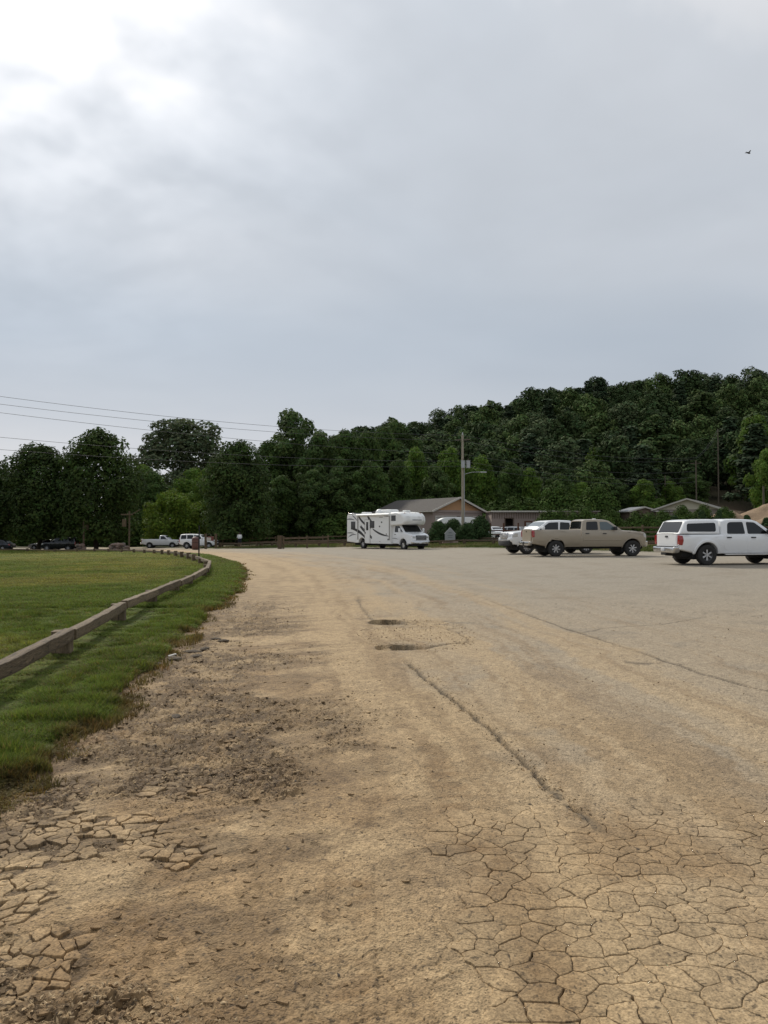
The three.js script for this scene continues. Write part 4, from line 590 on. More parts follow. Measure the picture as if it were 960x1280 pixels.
// white crew-cab pickup with a canopy
car({ name: 'pickup_truck', label: 'white crew-cab pickup with a matching white canopy over its bed', category: 'pickup truck', at: [12.17, -30.2], turn: 10, W: 1.88, belt: 1.2, rear: -1.13, nose: 4.1, wb: 3.24, r: 0.39, ww: 0.26, rr: 0.235, spokes: 6, arch: 0.475, clear: 0.46, flare: 0.09, flareOut: 0.045, paint: P.white,
  front: [[4.08, 0.62], [4.1, 0.9], [3.98, 1.06]], top: [[3.6, 1.14], [2.9, 1.2], [2.2, 1.2], [0.6, 1.2], [-1.1, 1.19]],
  green: [[2.95, 1.17], [2.2, 1.70], [1.98, 1.765], [1.4, 1.785], [0.85, 1.77], [0.66, 1.70], [0.60, 1.17]],
  crossGlass: [{ name: 'windshield', p: [[2.86, 1.23], [2.24, 1.68]], k: 0.93 }],
  sideGlass: [[[0.86, 1.23], [0.90, 1.62], [1.0, 1.68], [1.56, 1.69], [1.62, 1.23]], [[1.74, 1.23], [1.70, 1.69], [2.05, 1.67], [2.62, 1.26], [2.62, 1.23]]],
  doors: [{ p: [[0.68, 1.19], [1.66, 1.19], [1.66, 0.52], [0.96, 0.52], [0.74, 0.62], [0.66, 0.86]], h: [0.9, 1.06] }, { p: [[1.70, 1.19], [2.72, 1.19], [2.78, 0.9], [2.76, 0.52], [1.70, 0.52]], h: [1.93, 1.06] }], handle: plastic,
  sidePanels: [{ name: 'canopy_side_window', p: rounded([[-0.82, 1.31], [-0.80, 1.62], [0.40, 1.66], [0.40, 1.31]], 0.09), o: -0.018, mat: glass, b: 0.006 }],
  cross: [{ name: 'canopy', p: [[-1.12, 1.215], [-0.86, 1.69], [-0.70, 1.745], [-0.2, 1.765], [0.40, 1.77], [0.54, 1.74], [0.56, 1.215]], k: 0.975, b: 0.06 }, { name: 'tailgate', p: [[-1.15, 0.72], [-1.155, 1.19], [-1.1, 1.19], [-1.1, 0.72]], k: 0.82, b: 0.015 }],
  mirror: [2.55, 1.28], mirrorMat: plastic, tail: [[-1.155, 0.78], [-1.155, 1.17], [-1.02, 1.17], [-0.98, 0.95], [-1.02, 0.76]], head: [[3.85, 0.82], [3.8, 1.04], [3.98, 1.03], [4.09, 0.88], [4.08, 0.8]], step: [0.72, 2.55],
  boxes: [{ name: 'rear_bumper', s: [0.26, 0.24, 1.74], at: [-1.18, 0.58, 0], mat: chrome, r: 0.05 }, { name: 'bumper_step_pad', s: [0.2, 0.02, 1.3], at: [-1.2, 0.712, 0], mat: plastic }, { name: 'license_plate', s: [0.02, 0.14, 0.3], at: [-1.322, 0.6, 0], mat: plate, r: 0.008 }, { name: 'hitch', s: [0.24, 0.09, 0.5], at: [-1.18, 0.42, 0], mat: under }, { name: 'tailgate_handle', s: [0.03, 0.07, 0.2], at: [-1.165, 1.09, 0], mat: plastic }, { name: 'front_bumper', s: [0.2, 0.26, 1.76], at: [4.06, 0.58, 0], mat: P.white, r: 0.06 }, { name: 'grille', s: [0.06, 0.22, 0.8], at: [4.09, 0.9, 0], mat: plastic }] ,
}).children.filter(c => c.name === 'canopy').forEach(c => {
  const back = part('canopy_rear_window', crossPanel([-0.885, 1.665], [-1.105, 1.25], 0.72, 0.012, (x, y, z) => [x, y, z * (1 - 0.16 * (y - 1.2))]), glass, c);
});
// tan crew-cab long-bed pickup
car({ name: 'pickup_truck', label: 'tan long-bed pickup with an open bed and chrome rear bumper', category: 'pickup truck', at: [8.61, -39.94], turn: 7, W: 2.0, belt: 1.34, rear: -1.24, nose: 5.0, wb: 4.08, r: 0.405, ww: 0.27, rr: 0.24, spokes: 7, arch: 0.50, clear: 0.52, paint: P.tan, handle: plastic, flare: 0.03,
  front: [[4.98, 0.7], [5.0, 0.98], [4.94, 1.14], [4.8, 1.22]], top: [[4.3, 1.31], [3.5, 1.36], [3.2, 1.34], [1.36, 1.34], [1.34, 1.0], [-1.1, 1.0], [-1.2, 1.0]],
  green: [[3.62, 1.31], [2.86, 1.84], [2.6, 1.90], [2.0, 1.915], [1.58, 1.90], [1.46, 1.84], [1.36, 1.31]],
  crossGlass: [{ name: 'windshield', p: [[3.50, 1.38], [2.92, 1.81]], k: 0.92, mat: glassLight }, { name: 'rear_window', p: [[1.447, 1.80], [1.372, 1.42]], k: 0.82 }],
  sideGlass: [[[1.60, 1.385], [1.64, 1.80], [2.12, 1.82], [2.22, 1.80], [2.24, 1.385]]],
  doors: [{ p: [[1.44, 1.33], [2.30, 1.33], [2.30, 0.6], [1.44, 0.6]], h: [1.64, 1.17] }, { p: [[2.34, 1.33], [3.42, 1.33], [3.46, 0.6], [2.34, 0.6]], h: [2.56, 1.17] }],
  sidePanels: [{ name: 'front_door_window', p: rounded([[2.36, 1.385], [2.34, 1.80], [2.74, 1.80], [3.30, 1.42], [3.30, 1.385]], 0.06), o: -0.016, b: 0.006, mat: glassLight }, { name: 'bed_side', p: [[-1.2, 0.66], [-0.52, 0.58], ...arch(0, 0.425, 0.52, Math.PI - 0.3, 0.3), [0.52, 0.56], [1.31, 0.56], [1.31, 1.395], [-1.2, 1.395]], o: 0.006 }, { name: 'side_moulding', p: [[1.44, 0.82], [3.46, 0.82], [3.46, 0.87], [1.44, 0.87]], o: 0.02, b: 0.008, mat: P.tan }],
  cross: [{ name: 'tailgate', p: [[-1.24, 0.74], [-1.245, 1.385], [-1.17, 1.40], [-1.17, 0.74]], k: 0.80, b: 0.015 }],
  mirror: [3.1, 1.44], mirrorMat: plastic, tail: [[-1.235, 0.98], [-1.235, 1.36], [-1.12, 1.36], [-1.12, 0.98]], head: [[4.74, 0.98], [4.7, 1.16], [4.86, 1.17], [4.99, 1.04], [4.99, 0.94]],
  boxes: [{ name: 'rear_bumper', s: [0.22, 0.2, 1.86], at: [-1.31, 0.66, 0], mat: chrome, r: 0.05 }, { name: 'license_plate', s: [0.02, 0.15, 0.3], at: [-1.425, 0.66, 0], mat: under, r: 0.008 }, { name: 'hitch', s: [0.2, 0.09, 0.6], at: [-1.2, 0.48, 0], mat: under }, { name: 'front_bumper', s: [0.26, 0.3, 1.9], at: [4.98, 0.64, 0], mat: chrome, r: 0.07 }, { name: 'grille', s: [0.08, 0.36, 0.95], at: [5.0, 1.0, 0], mat: chrome }, { name: 'tailgate_emblem', s: [0.02, 0.07, 0.10], at: [-1.252, 1.27, 0], mat: under, r: 0.008 }, { name: 'roof_lamp', s: [0.12, 0.04, 0.3], at: [2.4, 1.93, 0], mat: P.white }],
});
// white crew-cab pickup facing the other way
car({ name: 'pickup_truck', label: 'white crew-cab pickup with a black front bumper beside the tan pickup', category: 'pickup truck', at: [11.35, -45.0], turn: 195, W: 2.02, belt: 1.32, rear: -1.15, nose: 4.68, wb: 3.7, r: 0.41, ww: 0.28, rr: 0.26, spokes: 10, arch: 0.50, clear: 0.52, paint: P.white, handle: P.white,
  front: [[4.66, 0.66], [4.68, 1.0], [4.62, 1.16], [4.5, 1.22]], top: [[3.9, 1.30], [3.1, 1.35], [2.8, 1.32], [0.75, 1.32], [0.73, 1.0], [-1.1, 1.0]],
  green: [[3.25, 1.29], [2.45, 1.84], [2.2, 1.90], [1.5, 1.925], [0.95, 1.91], [0.84, 1.86], [0.74, 1.29]],
  crossGlass: [{ name: 'windshield', p: [[3.12, 1.37], [2.51, 1.81]], k: 0.92, mat: glassLight }],
  sideGlass: [[[0.98, 1.37], [1.02, 1.80], [1.60, 1.83], [1.66, 1.37]], [[1.76, 1.37], [1.72, 1.83], [2.3, 1.80], [2.92, 1.40], [2.92, 1.37]]],
  doors: [{ p: [[0.82, 1.31], [1.70, 1.31], [1.70, 0.6], [0.82, 0.6]], h: [1.02, 1.16] }, { p: [[1.74, 1.31], [2.98, 1.31], [3.02, 0.6], [1.74, 0.6]], h: [1.96, 1.16] }],
  sidePanels: [{ name: 'bed_side', p: [[-1.12, 0.66], [-0.52, 0.58], ...arch(0, 0.43, 0.52, Math.PI - 0.3, 0.3), [0.52, 0.56], [0.70, 0.56], [0.70, 1.37], [-1.12, 1.37]], o: 0.006 }],
  mirror: [2.78, 1.46], tail: [[-1.145, 0.98], [-1.145, 1.34], [-1.03, 1.34], [-1.03, 0.98]], head: [[4.3, 0.96], [4.26, 1.16], [4.5, 1.18], [4.66, 1.08], [4.67, 0.92]],
  cross: [{ name: 'tailgate', p: [[-1.15, 0.74], [-1.155, 1.36], [-1.08, 1.37], [-1.08, 0.74]], k: 0.8, b: 0.015 }],
  boxes: [{ name: 'front_bumper', s: [0.26, 0.34, 1.95], at: [4.68, 0.62, 0], mat: plastic, r: 0.07 }, { name: 'bumper_end', s: [0.22, 0.26, 0.4], at: [4.66, 0.80, 0.82], mat: P.white, r: 0.07 }, { name: 'bumper_end', s: [0.22, 0.26, 0.4], at: [4.66, 0.80, -0.82], mat: P.white, r: 0.07 }, { name: 'grille', s: [0.1, 0.34, 1.1], at: [4.68, 1.02, 0], mat: alloy }, { name: 'grille_bar', s: [0.04, 0.03, 1.0], at: [4.735, 1.05, 0], mat: chrome, r: 0.01 }, { name: 'grille_bar', s: [0.04, 0.03, 1.0], at: [4.735, 0.95, 0], mat: chrome, r: 0.01 }, { name: 'rear_bumper', s: [0.2, 0.2, 1.85], at: [-1.2, 0.64, 0], mat: chrome, r: 0.05 }],
});
// far vehicles
const farPickup = (label, at, turn, p, group) => car({ name: 'pickup_truck', label, category: 'pickup truck', at, turn, group, W: 1.95, belt: 1.22, rear: -1.15, nose: 4.15, wb: 3.1, r: 0.38, arch: 0.46, clear: 0.46, paint: p, handle: p,
  front: [[4.13, 0.6], [4.15, 0.92], [4.0, 1.08]], top: [[3.4, 1.18], [2.6, 1.22], [1.3, 1.22], [1.28, 0.98], [-1.1, 0.98]], green: [[2.7, 1.19], [2.05, 1.72], [1.85, 1.78], [1.5, 1.78], [1.34, 1.72], [1.28, 1.19]],
  crossGlass: [{ name: 'windshield', p: [[2.6, 1.26], [2.1, 1.69]] }, { name: 'rear_window', p: [[1.35, 1.70], [1.29, 1.28]], k: 0.86 }], sideGlass: [[[1.5, 1.27], [1.52, 1.68], [1.9, 1.69], [2.42, 1.29], [2.42, 1.27]]], doors: [{ p: [[1.36, 1.21], [2.5, 1.21], [2.55, 0.54], [1.36, 0.54]], h: [1.56, 1.05] }],
  sidePanels: [{ name: 'bed_side', p: [[-1.12, 0.6], [-0.5, 0.54], ...arch(0, 0.4, 0.48, Math.PI - 0.3, 0.3), [0.5, 0.5], [1.24, 0.5], [1.24, 1.26], [-1.12, 1.26]], o: 0.006 }], cross: [{ name: 'tailgate', p: [[-1.15, 0.66], [-1.155, 1.25], [-1.08, 1.25], [-1.08, 0.66]], k: 0.8 }],
  mirror: [2.35, 1.32], tail: [[-1.14, 0.86], [-1.14, 1.22], [-1.04, 1.22], [-1.04, 0.86]], head: [[3.8, 0.84], [3.8, 1.04], [4.0, 1.05], [4.14, 0.92], [4.14, 0.82]], boxes: [{ name: 'front_bumper', s: [0.2, 0.24, 1.8], at: [4.12, 0.58, 0], mat: chrome }, { name: 'rear_bumper', s: [0.2, 0.18, 1.8], at: [-1.2, 0.6, 0], mat: chrome }, { name: 'grille', s: [0.08, 0.24, 1.0], at: [4.14, 0.9, 0], mat: plastic }] });
const suv = (name, label, at, turn, p, group, k = {}) => car({ name, label, category: 'SUV', at, turn, group, W: 1.86, belt: 1.16, rear: -0.95, nose: 3.55, wb: 2.7, r: 0.37, arch: 0.45, clear: 0.42, paint: p, handle: p, pinch: 0.15,
  front: [[3.53, 0.58], [3.55, 0.9], [3.4, 1.04]], top: [[2.9, 1.12], [2.2, 1.16], [-0.9, 1.16]], green: [[2.3, 1.13], [1.62, 1.66], [1.4, 1.73], [0.4, 1.78], [-0.6, 1.76], [-0.78, 1.70], [-0.93, 1.13]],
  crossGlass: [{ name: 'windshield', p: [[2.2, 1.19], [1.68, 1.63]], mat: k.ws }, { name: 'rear_window', p: [[-0.79, 1.66], [-0.90, 1.22]], k: 0.82 }], sideGlass: [[[-0.74, 1.22], [-0.66, 1.66], [-0.05, 1.68], [-0.05, 1.22]], [[0.05, 1.22], [0.05, 1.69], [0.78, 1.68], [0.80, 1.22]], [[0.90, 1.22], [0.88, 1.68], [1.4, 1.65], [1.98, 1.24], [1.98, 1.22]]],
  doors: [{ p: [[0.0, 1.15], [0.83, 1.15], [0.83, 0.52], [0.5, 0.52], [0.46, 0.8], [0.0, 0.95]], h: [0.2, 1.02] }, { p: [[0.87, 1.15], [2.06, 1.15], [2.12, 0.52], [0.87, 0.52]], h: [1.05, 1.02] }], mirror: [1.9, 1.26], tail: [[-0.94, 0.8], [-0.94, 1.2], [-0.84, 1.2], [-0.84, 0.8]], head: [[3.2, 0.82], [3.2, 1.0], [3.4, 1.02], [3.54, 0.9], [3.54, 0.8]],
  boxes: [{ name: 'front_bumper', s: [0.22, 0.26, 1.74], at: [3.52, 0.56, 0], mat: k.trim || p }, { name: 'rear_bumper', s: [0.2, 0.24, 1.74], at: [-0.98, 0.58, 0], mat: k.trim || p }, { name: 'roof_rack', s: [1.5, 0.05, 0.05], at: [0.4, 1.82, 0.62], mat: plastic }, { name: 'roof_rack', s: [1.5, 0.05, 0.05], at: [0.4, 1.82, -0.62], mat: plastic }, { name: 'grille', s: [0.08, 0.2, 0.9], at: [3.54, 0.88, 0], mat: plastic }, ...(k.spare ? [{ name: 'spare_wheel', s: [0.22, 0.7, 0.7], at: [-1.05, 1.0, 0], mat: rubber, r: 0.1 }] : [])] });
const sedan = (name, label, at, turn, p) => car({ name, label, category: 'car', at, turn, W: 1.8, belt: 0.95, rear: -1.0, nose: 3.65, wb: 2.75, r: 0.33, arch: 0.38, clear: 0.26, paint: p, handle: p, pinch: 0.22,
  front: [[3.63, 0.42], [3.65, 0.62], [3.45, 0.76]], top: [[2.6, 0.92], [2.2, 0.95], [-0.5, 0.97], [-0.98, 0.92]], green: [[2.35, 0.93], [1.5, 1.36], [1.1, 1.43], [0.4, 1.44], [-0.1, 1.38], [-0.72, 0.95]],
  crossGlass: [{ name: 'windshield', p: [[2.2, 0.99], [1.52, 1.34]], mat: glassLight }, { name: 'rear_window', p: [[-0.12, 1.36], [-0.66, 0.99]], k: 0.85 }], sideGlass: [[[-0.4, 1.0], [0.02, 1.34], [0.5, 1.37], [0.5, 1.0]], [[0.58, 1.0], [0.58, 1.37], [1.1, 1.36], [1.85, 1.02], [1.85, 1.0]]], doors: [{ p: [[-0.15, 0.94], [0.53, 0.94], [0.53, 0.36], [0.4, 0.36], [0.36, 0.6]], h: [0.1, 0.84] }, { p: [[0.56, 0.94], [1.9, 0.94], [2.0, 0.36], [0.56, 0.36]], h: [0.75, 0.84] }],
  mirror: [1.75, 1.04], tail: [[-0.99, 0.68], [-0.99, 0.88], [-0.75, 0.9], [-0.78, 0.68]], head: [[3.2, 0.62], [3.15, 0.74], [3.45, 0.73], [3.64, 0.62], [3.62, 0.56]], boxes: [{ name: 'front_bumper', s: [0.2, 0.2, 1.66], at: [3.6, 0.42, 0], mat: p }, { name: 'rear_bumper', s: [0.2, 0.26, 1.66], at: [-0.97, 0.5, 0], mat: p }] });
farPickup('white single-cab pickup under the pale green tree', [-32.1, -106], 2, P.white);
suv('sport_utility', 'white SUV with a spare wheel beside the red bin', [-23.6, -93], -4, P.white, null, { trim: plastic, spare: true });
suv('sport_utility', 'black SUV parked under the dark shade tree', [-41.0, -100.5], 183, P.black, null, { ws: clearLens });  // bright reflection is painted into the windshield by its pale material
sedan('sedan', 'silver sedan parked nose out next to the black SUV', [-45.2, -106.2], 186, P.silver);
sedan('sedan', 'dark blue car under the far shade tree', [-50.5, -102.5], 182, P.navy);
farPickup('white pickup behind the reddish gate by the barn', [11.5, -90.0], -48, P.white);
suv('sport_utility', 'silver SUV parked against the low barn wing', [15.6, -90.5], 150, P.silver, null, { ws: glassLight });
{ // white covered trailer behind the hedge
  const t = thing('camper_trailer', 'white camper trailer half hidden behind the hedge by the barn', 'trailer', [8.3, H(8.3, -84.5), -84.5], R(4));
  part('trailer_body', ext(rounded([[-2.4, 0.5], [2.4, 0.5], [2.7, 1.3], [2.3, 2.5], [1.2, 2.75], [-1.8, 2.75], [-2.5, 2.4]], 0.25), -1.05, 1.05, 0.08, 3), P.rv, t);
  for (const x of [-1.2, 0.8]) part('trailer_window', box(0.9, 0.5, 0.04, x, 1.8, 1.05, 0.02), glass, t); part('roof_rail', box(3.2, 0.06, 0.08, -0.2, 2.80, 0.6), plastic, t); for (const x of [-0.4, 0.4]) for (const s of [-1, 1]) addWheel(t, x, 0.34, s * 0.95, 0.34, 0.2, 6, s);
}
// ---------------------------------------------------------------- the motorhome
{
  const t = thing('motorhome', 'white motorhome with black swoosh graphics parked across the lot', 'motorhome', [-2.35, H(-2.35, -70), -70.0], R(-55)), w = 1.22, id = (x, y, z) => [x, y, z];
  const house = ext([[0.02, 0.62], [1.55, 0.52], ...arch(2.45, 0.42, 0.56, Math.PI - 0.2, 0.2), [3.1, 0.48], [6.75, 0.48], [6.78, 2.95], [6.7, 3.05], [0.12, 3.02], [0.02, 2.9]], -w, w, 0.04, 2); part('house_body', house, P.rv, t);
  // cab-over bunk with a rounded nose
  const over = bend(ext(rounded([[6.6, 2.05], [7.5, 2.05], [8.55, 2.12], [8.85, 2.35], [8.75, 2.75], [8.25, 3.05], [7.4, 3.16], [6.6, 3.1]], 0.14), -w, w, 0.12, 4), (x, y, z) => { const f = clamp((x - 7.6) / 1.25); return [x - 0.32 * f * Math.pow(Math.abs(z) / w, 3), y - 0.05 * Math.pow(Math.abs(z) / w, 4), z * (1 - 0.08 * f * f)]; }); part('cab_over', over, P.rv, t);
  // van cab
  const Wc = 1.0, D = (x, y, z) => { const f = clamp((x - 8.3) / 1.1); return [x - 0.16 * f * f * Math.pow(Math.abs(z) / Wc, 2.5), y, z * (1 - 0.12 * Math.max(0, y - 1.3) - 0.10 * f * f)]; };
  part('cab_body', bend(ext([[6.72, 0.5], [7.58, 0.5], ...arch(8.2, 0.42, 0.52, Math.PI, 0), [8.74, 0.5], [9.35, 0.52], [9.42, 0.75], [9.40, 1.12], [9.28, 1.24], [8.55, 1.42], [8.35, 1.46], [7.72, 2.1], [6.72, 2.1]], -Wc, Wc, 0.06, 3), D), P.white, t);
  part('windshield', crossPanel([8.36, 1.50], [7.80, 2.06], 0.88, 0.014, D), glass, t);
  for (const s of [-1, 1]) {
    part('cab_window', bend(ext(rounded([[7.05, 1.46], [7.05, 1.98], [7.62, 1.98], [8.15, 1.50], [8.1, 1.46]], 0.06), ...(s > 0 ? [Wc - 0.05, Wc + 0.008] : [-Wc - 0.008, -Wc + 0.05]), 0.006, 1), D), glass, t);
    const d = part('cab_door', bend(ext(rounded([[6.98, 1.42], [8.05, 1.42], [7.95, 0.95], [7.62, 0.62], [6.98, 0.58]], 0.05), ...(s > 0 ? [Wc - 0.05, Wc + 0.008] : [-Wc - 0.008, -Wc + 0.05]), 0.006, 1), D), P.white, t); part('handle', box(0.18, 0.05, 0.03, 7.14, 1.28, s * (Wc + 0.015)), plastic, d);
    part('mirror', [box(0.1, 0.34, 0.2, 8.05, 1.62, s * 1.24, 0.05), rod(V(8.0, 1.5, s * 0.95), V(8.05, 1.5, s * 1.2), 0.03)], P.white, t);
    part('headlight', bend(box(0.12, 0.22, 0.3, 9.36, 1.08, s * 0.76, 0.03), D), clearLens, t); part('turn_signal', bend(box(0.1, 0.2, 0.07, 9.32, 1.08, s * 0.95, 0.02), D), amber, t);
    addWheel(t, 8.2, 0.40, s * 0.86, 0.40, 0.24, 8, s, chrome, 0.23); addWheel(t, 2.45, 0.40, s * 1.0, 0.40, 0.28, 8, s, alloy, 0.23);
    part('bunk_window', box(0.62, 0.46, 0.03, 7.2, 2.62, s * (w + 0.004), 0.012), glass, t);
  }
  const gr = part('grille', bend(box(0.1, 0.38, 1.16, 9.40, 1.02, 0, 0.03), D), plastic, t); for (const y of [0.9, 1.0, 1.1]) part('grille_bar', bend(box(0.05, 0.03, 1.1, 9.45, y, 0, 0.01), D), chrome, gr);
  part('front_bumper', bend(box(0.22, 0.26, 2.0, 9.42, 0.66, 0, 0.06), D), chrome, t); part('air_dam', bend(box(0.12, 0.2, 1.7, 9.35, 0.45, 0, 0.03), D), under, t);
  part('chassis', [plainBox(8.6, 0.22, 1.3, 4.8, 0.42, 0), plainBox(1.2, 0.6, 1.9, 2.45, 0.62, 0), plainBox(1.1, 0.6, 1.6, 8.2, 0.66, 0)], under, t);
  const z = w + 0.002, decal = (pts, c, th = 0.006) => part('stripe', ext(pts, z - 0.002, z + th, 0, 1), c, t), blk = mat([0.018, 0.018, 0.02], 0.45), gry = mat([0.19, 0.19, 0.20], 0.45), taup = mat([0.36, 0.345, 0.32], 0.5);
  const swoosh = (a, b, c, wd, m, lo = 0.15) => { const q = new THREE.QuadraticBezierCurve(new THREE.Vector2(...a), new THREE.Vector2(...b), new THREE.Vector2(...c)), n = 18, L = [], M = []; for (let i = 0; i <= n; i++) { const p = q.getPoint(i / n), g = q.getTangent(i / n), k = wd * Math.sin(Math.PI * (lo + (1 - lo * 1.2) * i / n)); L.push([p.x - g.y * k, p.y + g.x * k]); M.unshift([p.x + g.y * k, p.y - g.x * k]); } decal([...L, ...M], m); };
  swoosh([0.9, 1.75], [2.3, 1.62], [3.3, 0.72], 0.13, blk); swoosh([0.25, 0.98], [0.9, 1.35], [1.6, 1.22], 0.06, gry); swoosh([0.04, 1.38], [0.7, 1.42], [1.2, 1.36], 0.05, gry); swoosh([0.05, 2.6], [0.7, 2.68], [1.3, 2.52], 0.06, gry); swoosh([0.9, 2.95], [1.3, 2.8], [1.95, 2.3], 0.05, gry);
  swoosh([1.9, 2.92], [2.3, 2.35], [3.9, 1.75], 0.10, blk); swoosh([2.2, 1.95], [3.3, 1.35], [4.5, 0.72], 0.15, blk); swoosh([2.3, 2.1], [3.0, 1.4], [4.7, 0.66], 0.05, gry); swoosh([3.3, 2.96], [3.7, 2.4], [4.2, 2.25], 0.13, blk); swoosh([4.15, 1.75], [5.2, 1.2], [6.7, 1.12], 0.08, blk); swoosh([3.6, 1.2], [4.6, 0.8], [5.4, 0.62], 0.04, gry); swoosh([5.8, 2.85], [6.3, 2.8], [6.72, 2.82], 0.05, gry); swoosh([7.0, 0.95], [7.4, 1.0], [7.9, 0.88], 0.03, gry, 0.1);
  for (const [x, y, ww, hh] of [[1.05, 2.05, 0.62, 0.62], [4.05, 2.12, 0.62, 0.52]]) { const f = part('window', box(ww + 0.08, hh + 0.08, 0.03, x, y, z + 0.006, 0.03), plastic, t); part('pane', box(ww, hh, 0.01, x, y, z + 0.023, 0.004), glass, f); }
  const dr = part('entry_door', ext(rounded([[2.98, 0.52], [3.72, 0.52], [3.72, 2.5], [2.98, 2.5]], 0.08), z - 0.002, z + 0.025, 0.008, 1), P.rv, t); part('door_window', box(0.34, 0.72, 0.012, 3.35, 1.98, z + 0.03, 0.005), glass, dr); part('handle', box(0.06, 0.16, 0.04, 3.06, 1.4, z + 0.04, 0.01), plastic, dr); part('door_trim', [box(0.03, 2.02, 0.02, 2.93, 1.5, z + 0.012, 0.006), box(0.03, 2.02, 0.02, 3.77, 1.5, z + 0.012, 0.006), box(0.86, 0.03, 0.02, 3.35, 2.54, z + 0.012, 0.006)], taup, dr);
  for (const [x, ww] of [[0.9, 1.1], [4.6, 1.1], [5.9, 1.0]]) part('storage_hatch', ext(rounded([[x - ww / 2, 0.66], [x + ww / 2, 0.66], [x + ww / 2, 1.06], [x - ww / 2, 1.06]], 0.04), z - 0.002, z + 0.014, 0.005, 1), P.rv, t);
  for (const [x, y, m] of [[5.2, 1.95, plastic], [5.5, 2.3, plastic], [6.2, 1.3, taup], [6.45, 0.85, plastic]]) part('vent_cover', box(0.14, 0.12, 0.03, x, y, z + 0.01, 0.008), m, t);
  const aw = part('awning', rod(V(1.75, 2.93, w + 0.09), V(6.72, 2.93, w + 0.09), 0.09, 0.09, 14), P.rv, t); part('awning_arm', [box(0.07, 2.1, 0.06, 1.85, 1.85, w + 0.045, 0.015), box(0.07, 2.1, 0.06, 6.66, 1.85, w + 0.045, 0.015)], taup, aw);
  const ac = part('air_conditioner', bend(box(1.5, 0.36, 1.0, 4.9, 3.22, 0, 0.12), id), P.rv, t); part('antenna_dome', new THREE.SphereGeometry(0.36, 20, 12, 0, 6.3, 0, 1.7).scale(1, 1.15, 1).translate(4.05, 3.04, 0.45), P.rv, t); part('roof_vent', bend(box(0.7, 0.2, 0.7, 2.0, 3.12, 0.4, 0.06), id), P.rv, t); part('roof_vent', bend(box(0.5, 0.16, 0.5, 7.5, 3.2, 0.1, 0.06), id), P.rv, t);
  part('roof_rack', [rod(V(0.1, 3.14, -1.1), V(0.1, 3.14, 1.1), 0.02), rod(V(0.1, 3.14, 1.1), V(1.0, 3.14, 1.1), 0.02), rod(V(1.0, 3.0, 1.1), V(1.0, 3.14, 1.1), 0.02), rod(V(0.1, 2.95, 1.1), V(0.1, 3.14, 1.1), 0.02)], chrome, t);
  part('ladder', [rod(V(-0.08, 0.9, -0.5), V(-0.08, 3.1, -0.5), 0.02), rod(V(-0.08, 0.9, -0.9), V(-0.08, 3.1, -0.9), 0.02), ...[1.1, 1.5, 1.9, 2.3, 2.7].map(y => rod(V(-0.08, y, -0.5), V(-0.08, y, -0.9), 0.018)), rod(V(-0.08, 2.6, -0.7), V(0.03, 2.6, -0.7), 0.02)], chrome, t);
  part('rear_bumper', box(0.2, 0.2, 2.2, -0.02, 0.6, 0, 0.04), plastic, t); for (const s of [-1, 1]) part('tail_light', box(0.04, 0.3, 0.16, 0.0, 1.0, s * 1.08, 0.015), redLens, t);
  for (const y of [3.02]) for (const q of [-0.8, -0.3, 0, 0.3, 0.8]) part('marker_lamp', box(0.06, 0.04, 0.1, 8.18, y + 0.02, q, 0.015), amber, t);
  for (let k = 0; k < 8; k++) part('name_stroke', box(0.02, 0.05 + 0.04 * hash(k, 2), 0.085, 8.84 - 0.02 * Math.abs(k - 3.5) * 0.3, 2.47, 0.42 - k * 0.12, 0.006), gry, t); part('name_stroke', box(0.55, 0.06, 0.012, 5.4, 2.72, z + 0.003, 0.003), taup, t);
}
// ---------------------------------------------------------------- buildings
const siding = mat([0.285, 0.225, 0.20], 0.9), sidingTan = mat([0.40, 0.225, 0.115], 0.85), shingle = mat([0.075, 0.066, 0.060], 0.95, { bumpMap: grainBump, bumpScale: 0.02 }), trimW = mat([0.46, 0.43, 0.39], 0.7), doorGrey = mat([0.42, 0.41, 0.40], 0.7), roofEdge = mat([0.20, 0.17, 0.15], 0.7), cream = mat([0.52, 0.48, 0.38], 0.85), brown = mat([0.14, 0.10, 0.075], 0.9);
function gableHouse(name, label, cat, at, turn, o) { // gable end faces +z; ridge along z
  const { w, l, eave, peak, over = 0.4, wallM, gableM, roofM } = o, t = thing(name, label, cat, [at[0], H(at[0], at[1]) + (o.dy || 0), at[1]], R(turn)), sl = (peak - eave) / (w / 2);
  part('wall', plainBox(w, eave + 0.6, l, 0, (eave - 0.6) / 2, -l / 2), wallM, t);
  for (const z of [0, -l]) part('gable', ext([[-w / 2, eave], [w / 2, eave], [0, peak]], z - (z ? 0 : 0.1), z + (z ? 0.1 : 0.02), 0, 1), gableM, t);
  for (const s of [-1, 1]) { const a = Math.atan2(peak - eave, w / 2), len = (w / 2 + over) / Math.cos(a), g = plainBox(len, 0.12, l + 2 * over, 0, 0, 0); g.rotateZ(-s * a); g.translate(s * (w / 2 + over) / 2, peak + 0.09 - (w / 2 + over) / 2 * sl, -l / 2); const r = part('roof', g, roofM, t); const f = plainBox(len, 0.22, 0.06, 0, 0, 0); f.rotateZ(-s * a); f.translate(s * (w / 2 + over) / 2, peak + 0.07 - (w / 2 + over) / 2 * sl, over + 0.032); part('bargeboard', f, trimW, r); part('gutter', box(0.12, 0.12, l + 2 * over, s * (w / 2 + over + 0.05), eave - over * sl + 0.06, -l / 2), trimW, r); }
  return t;
}
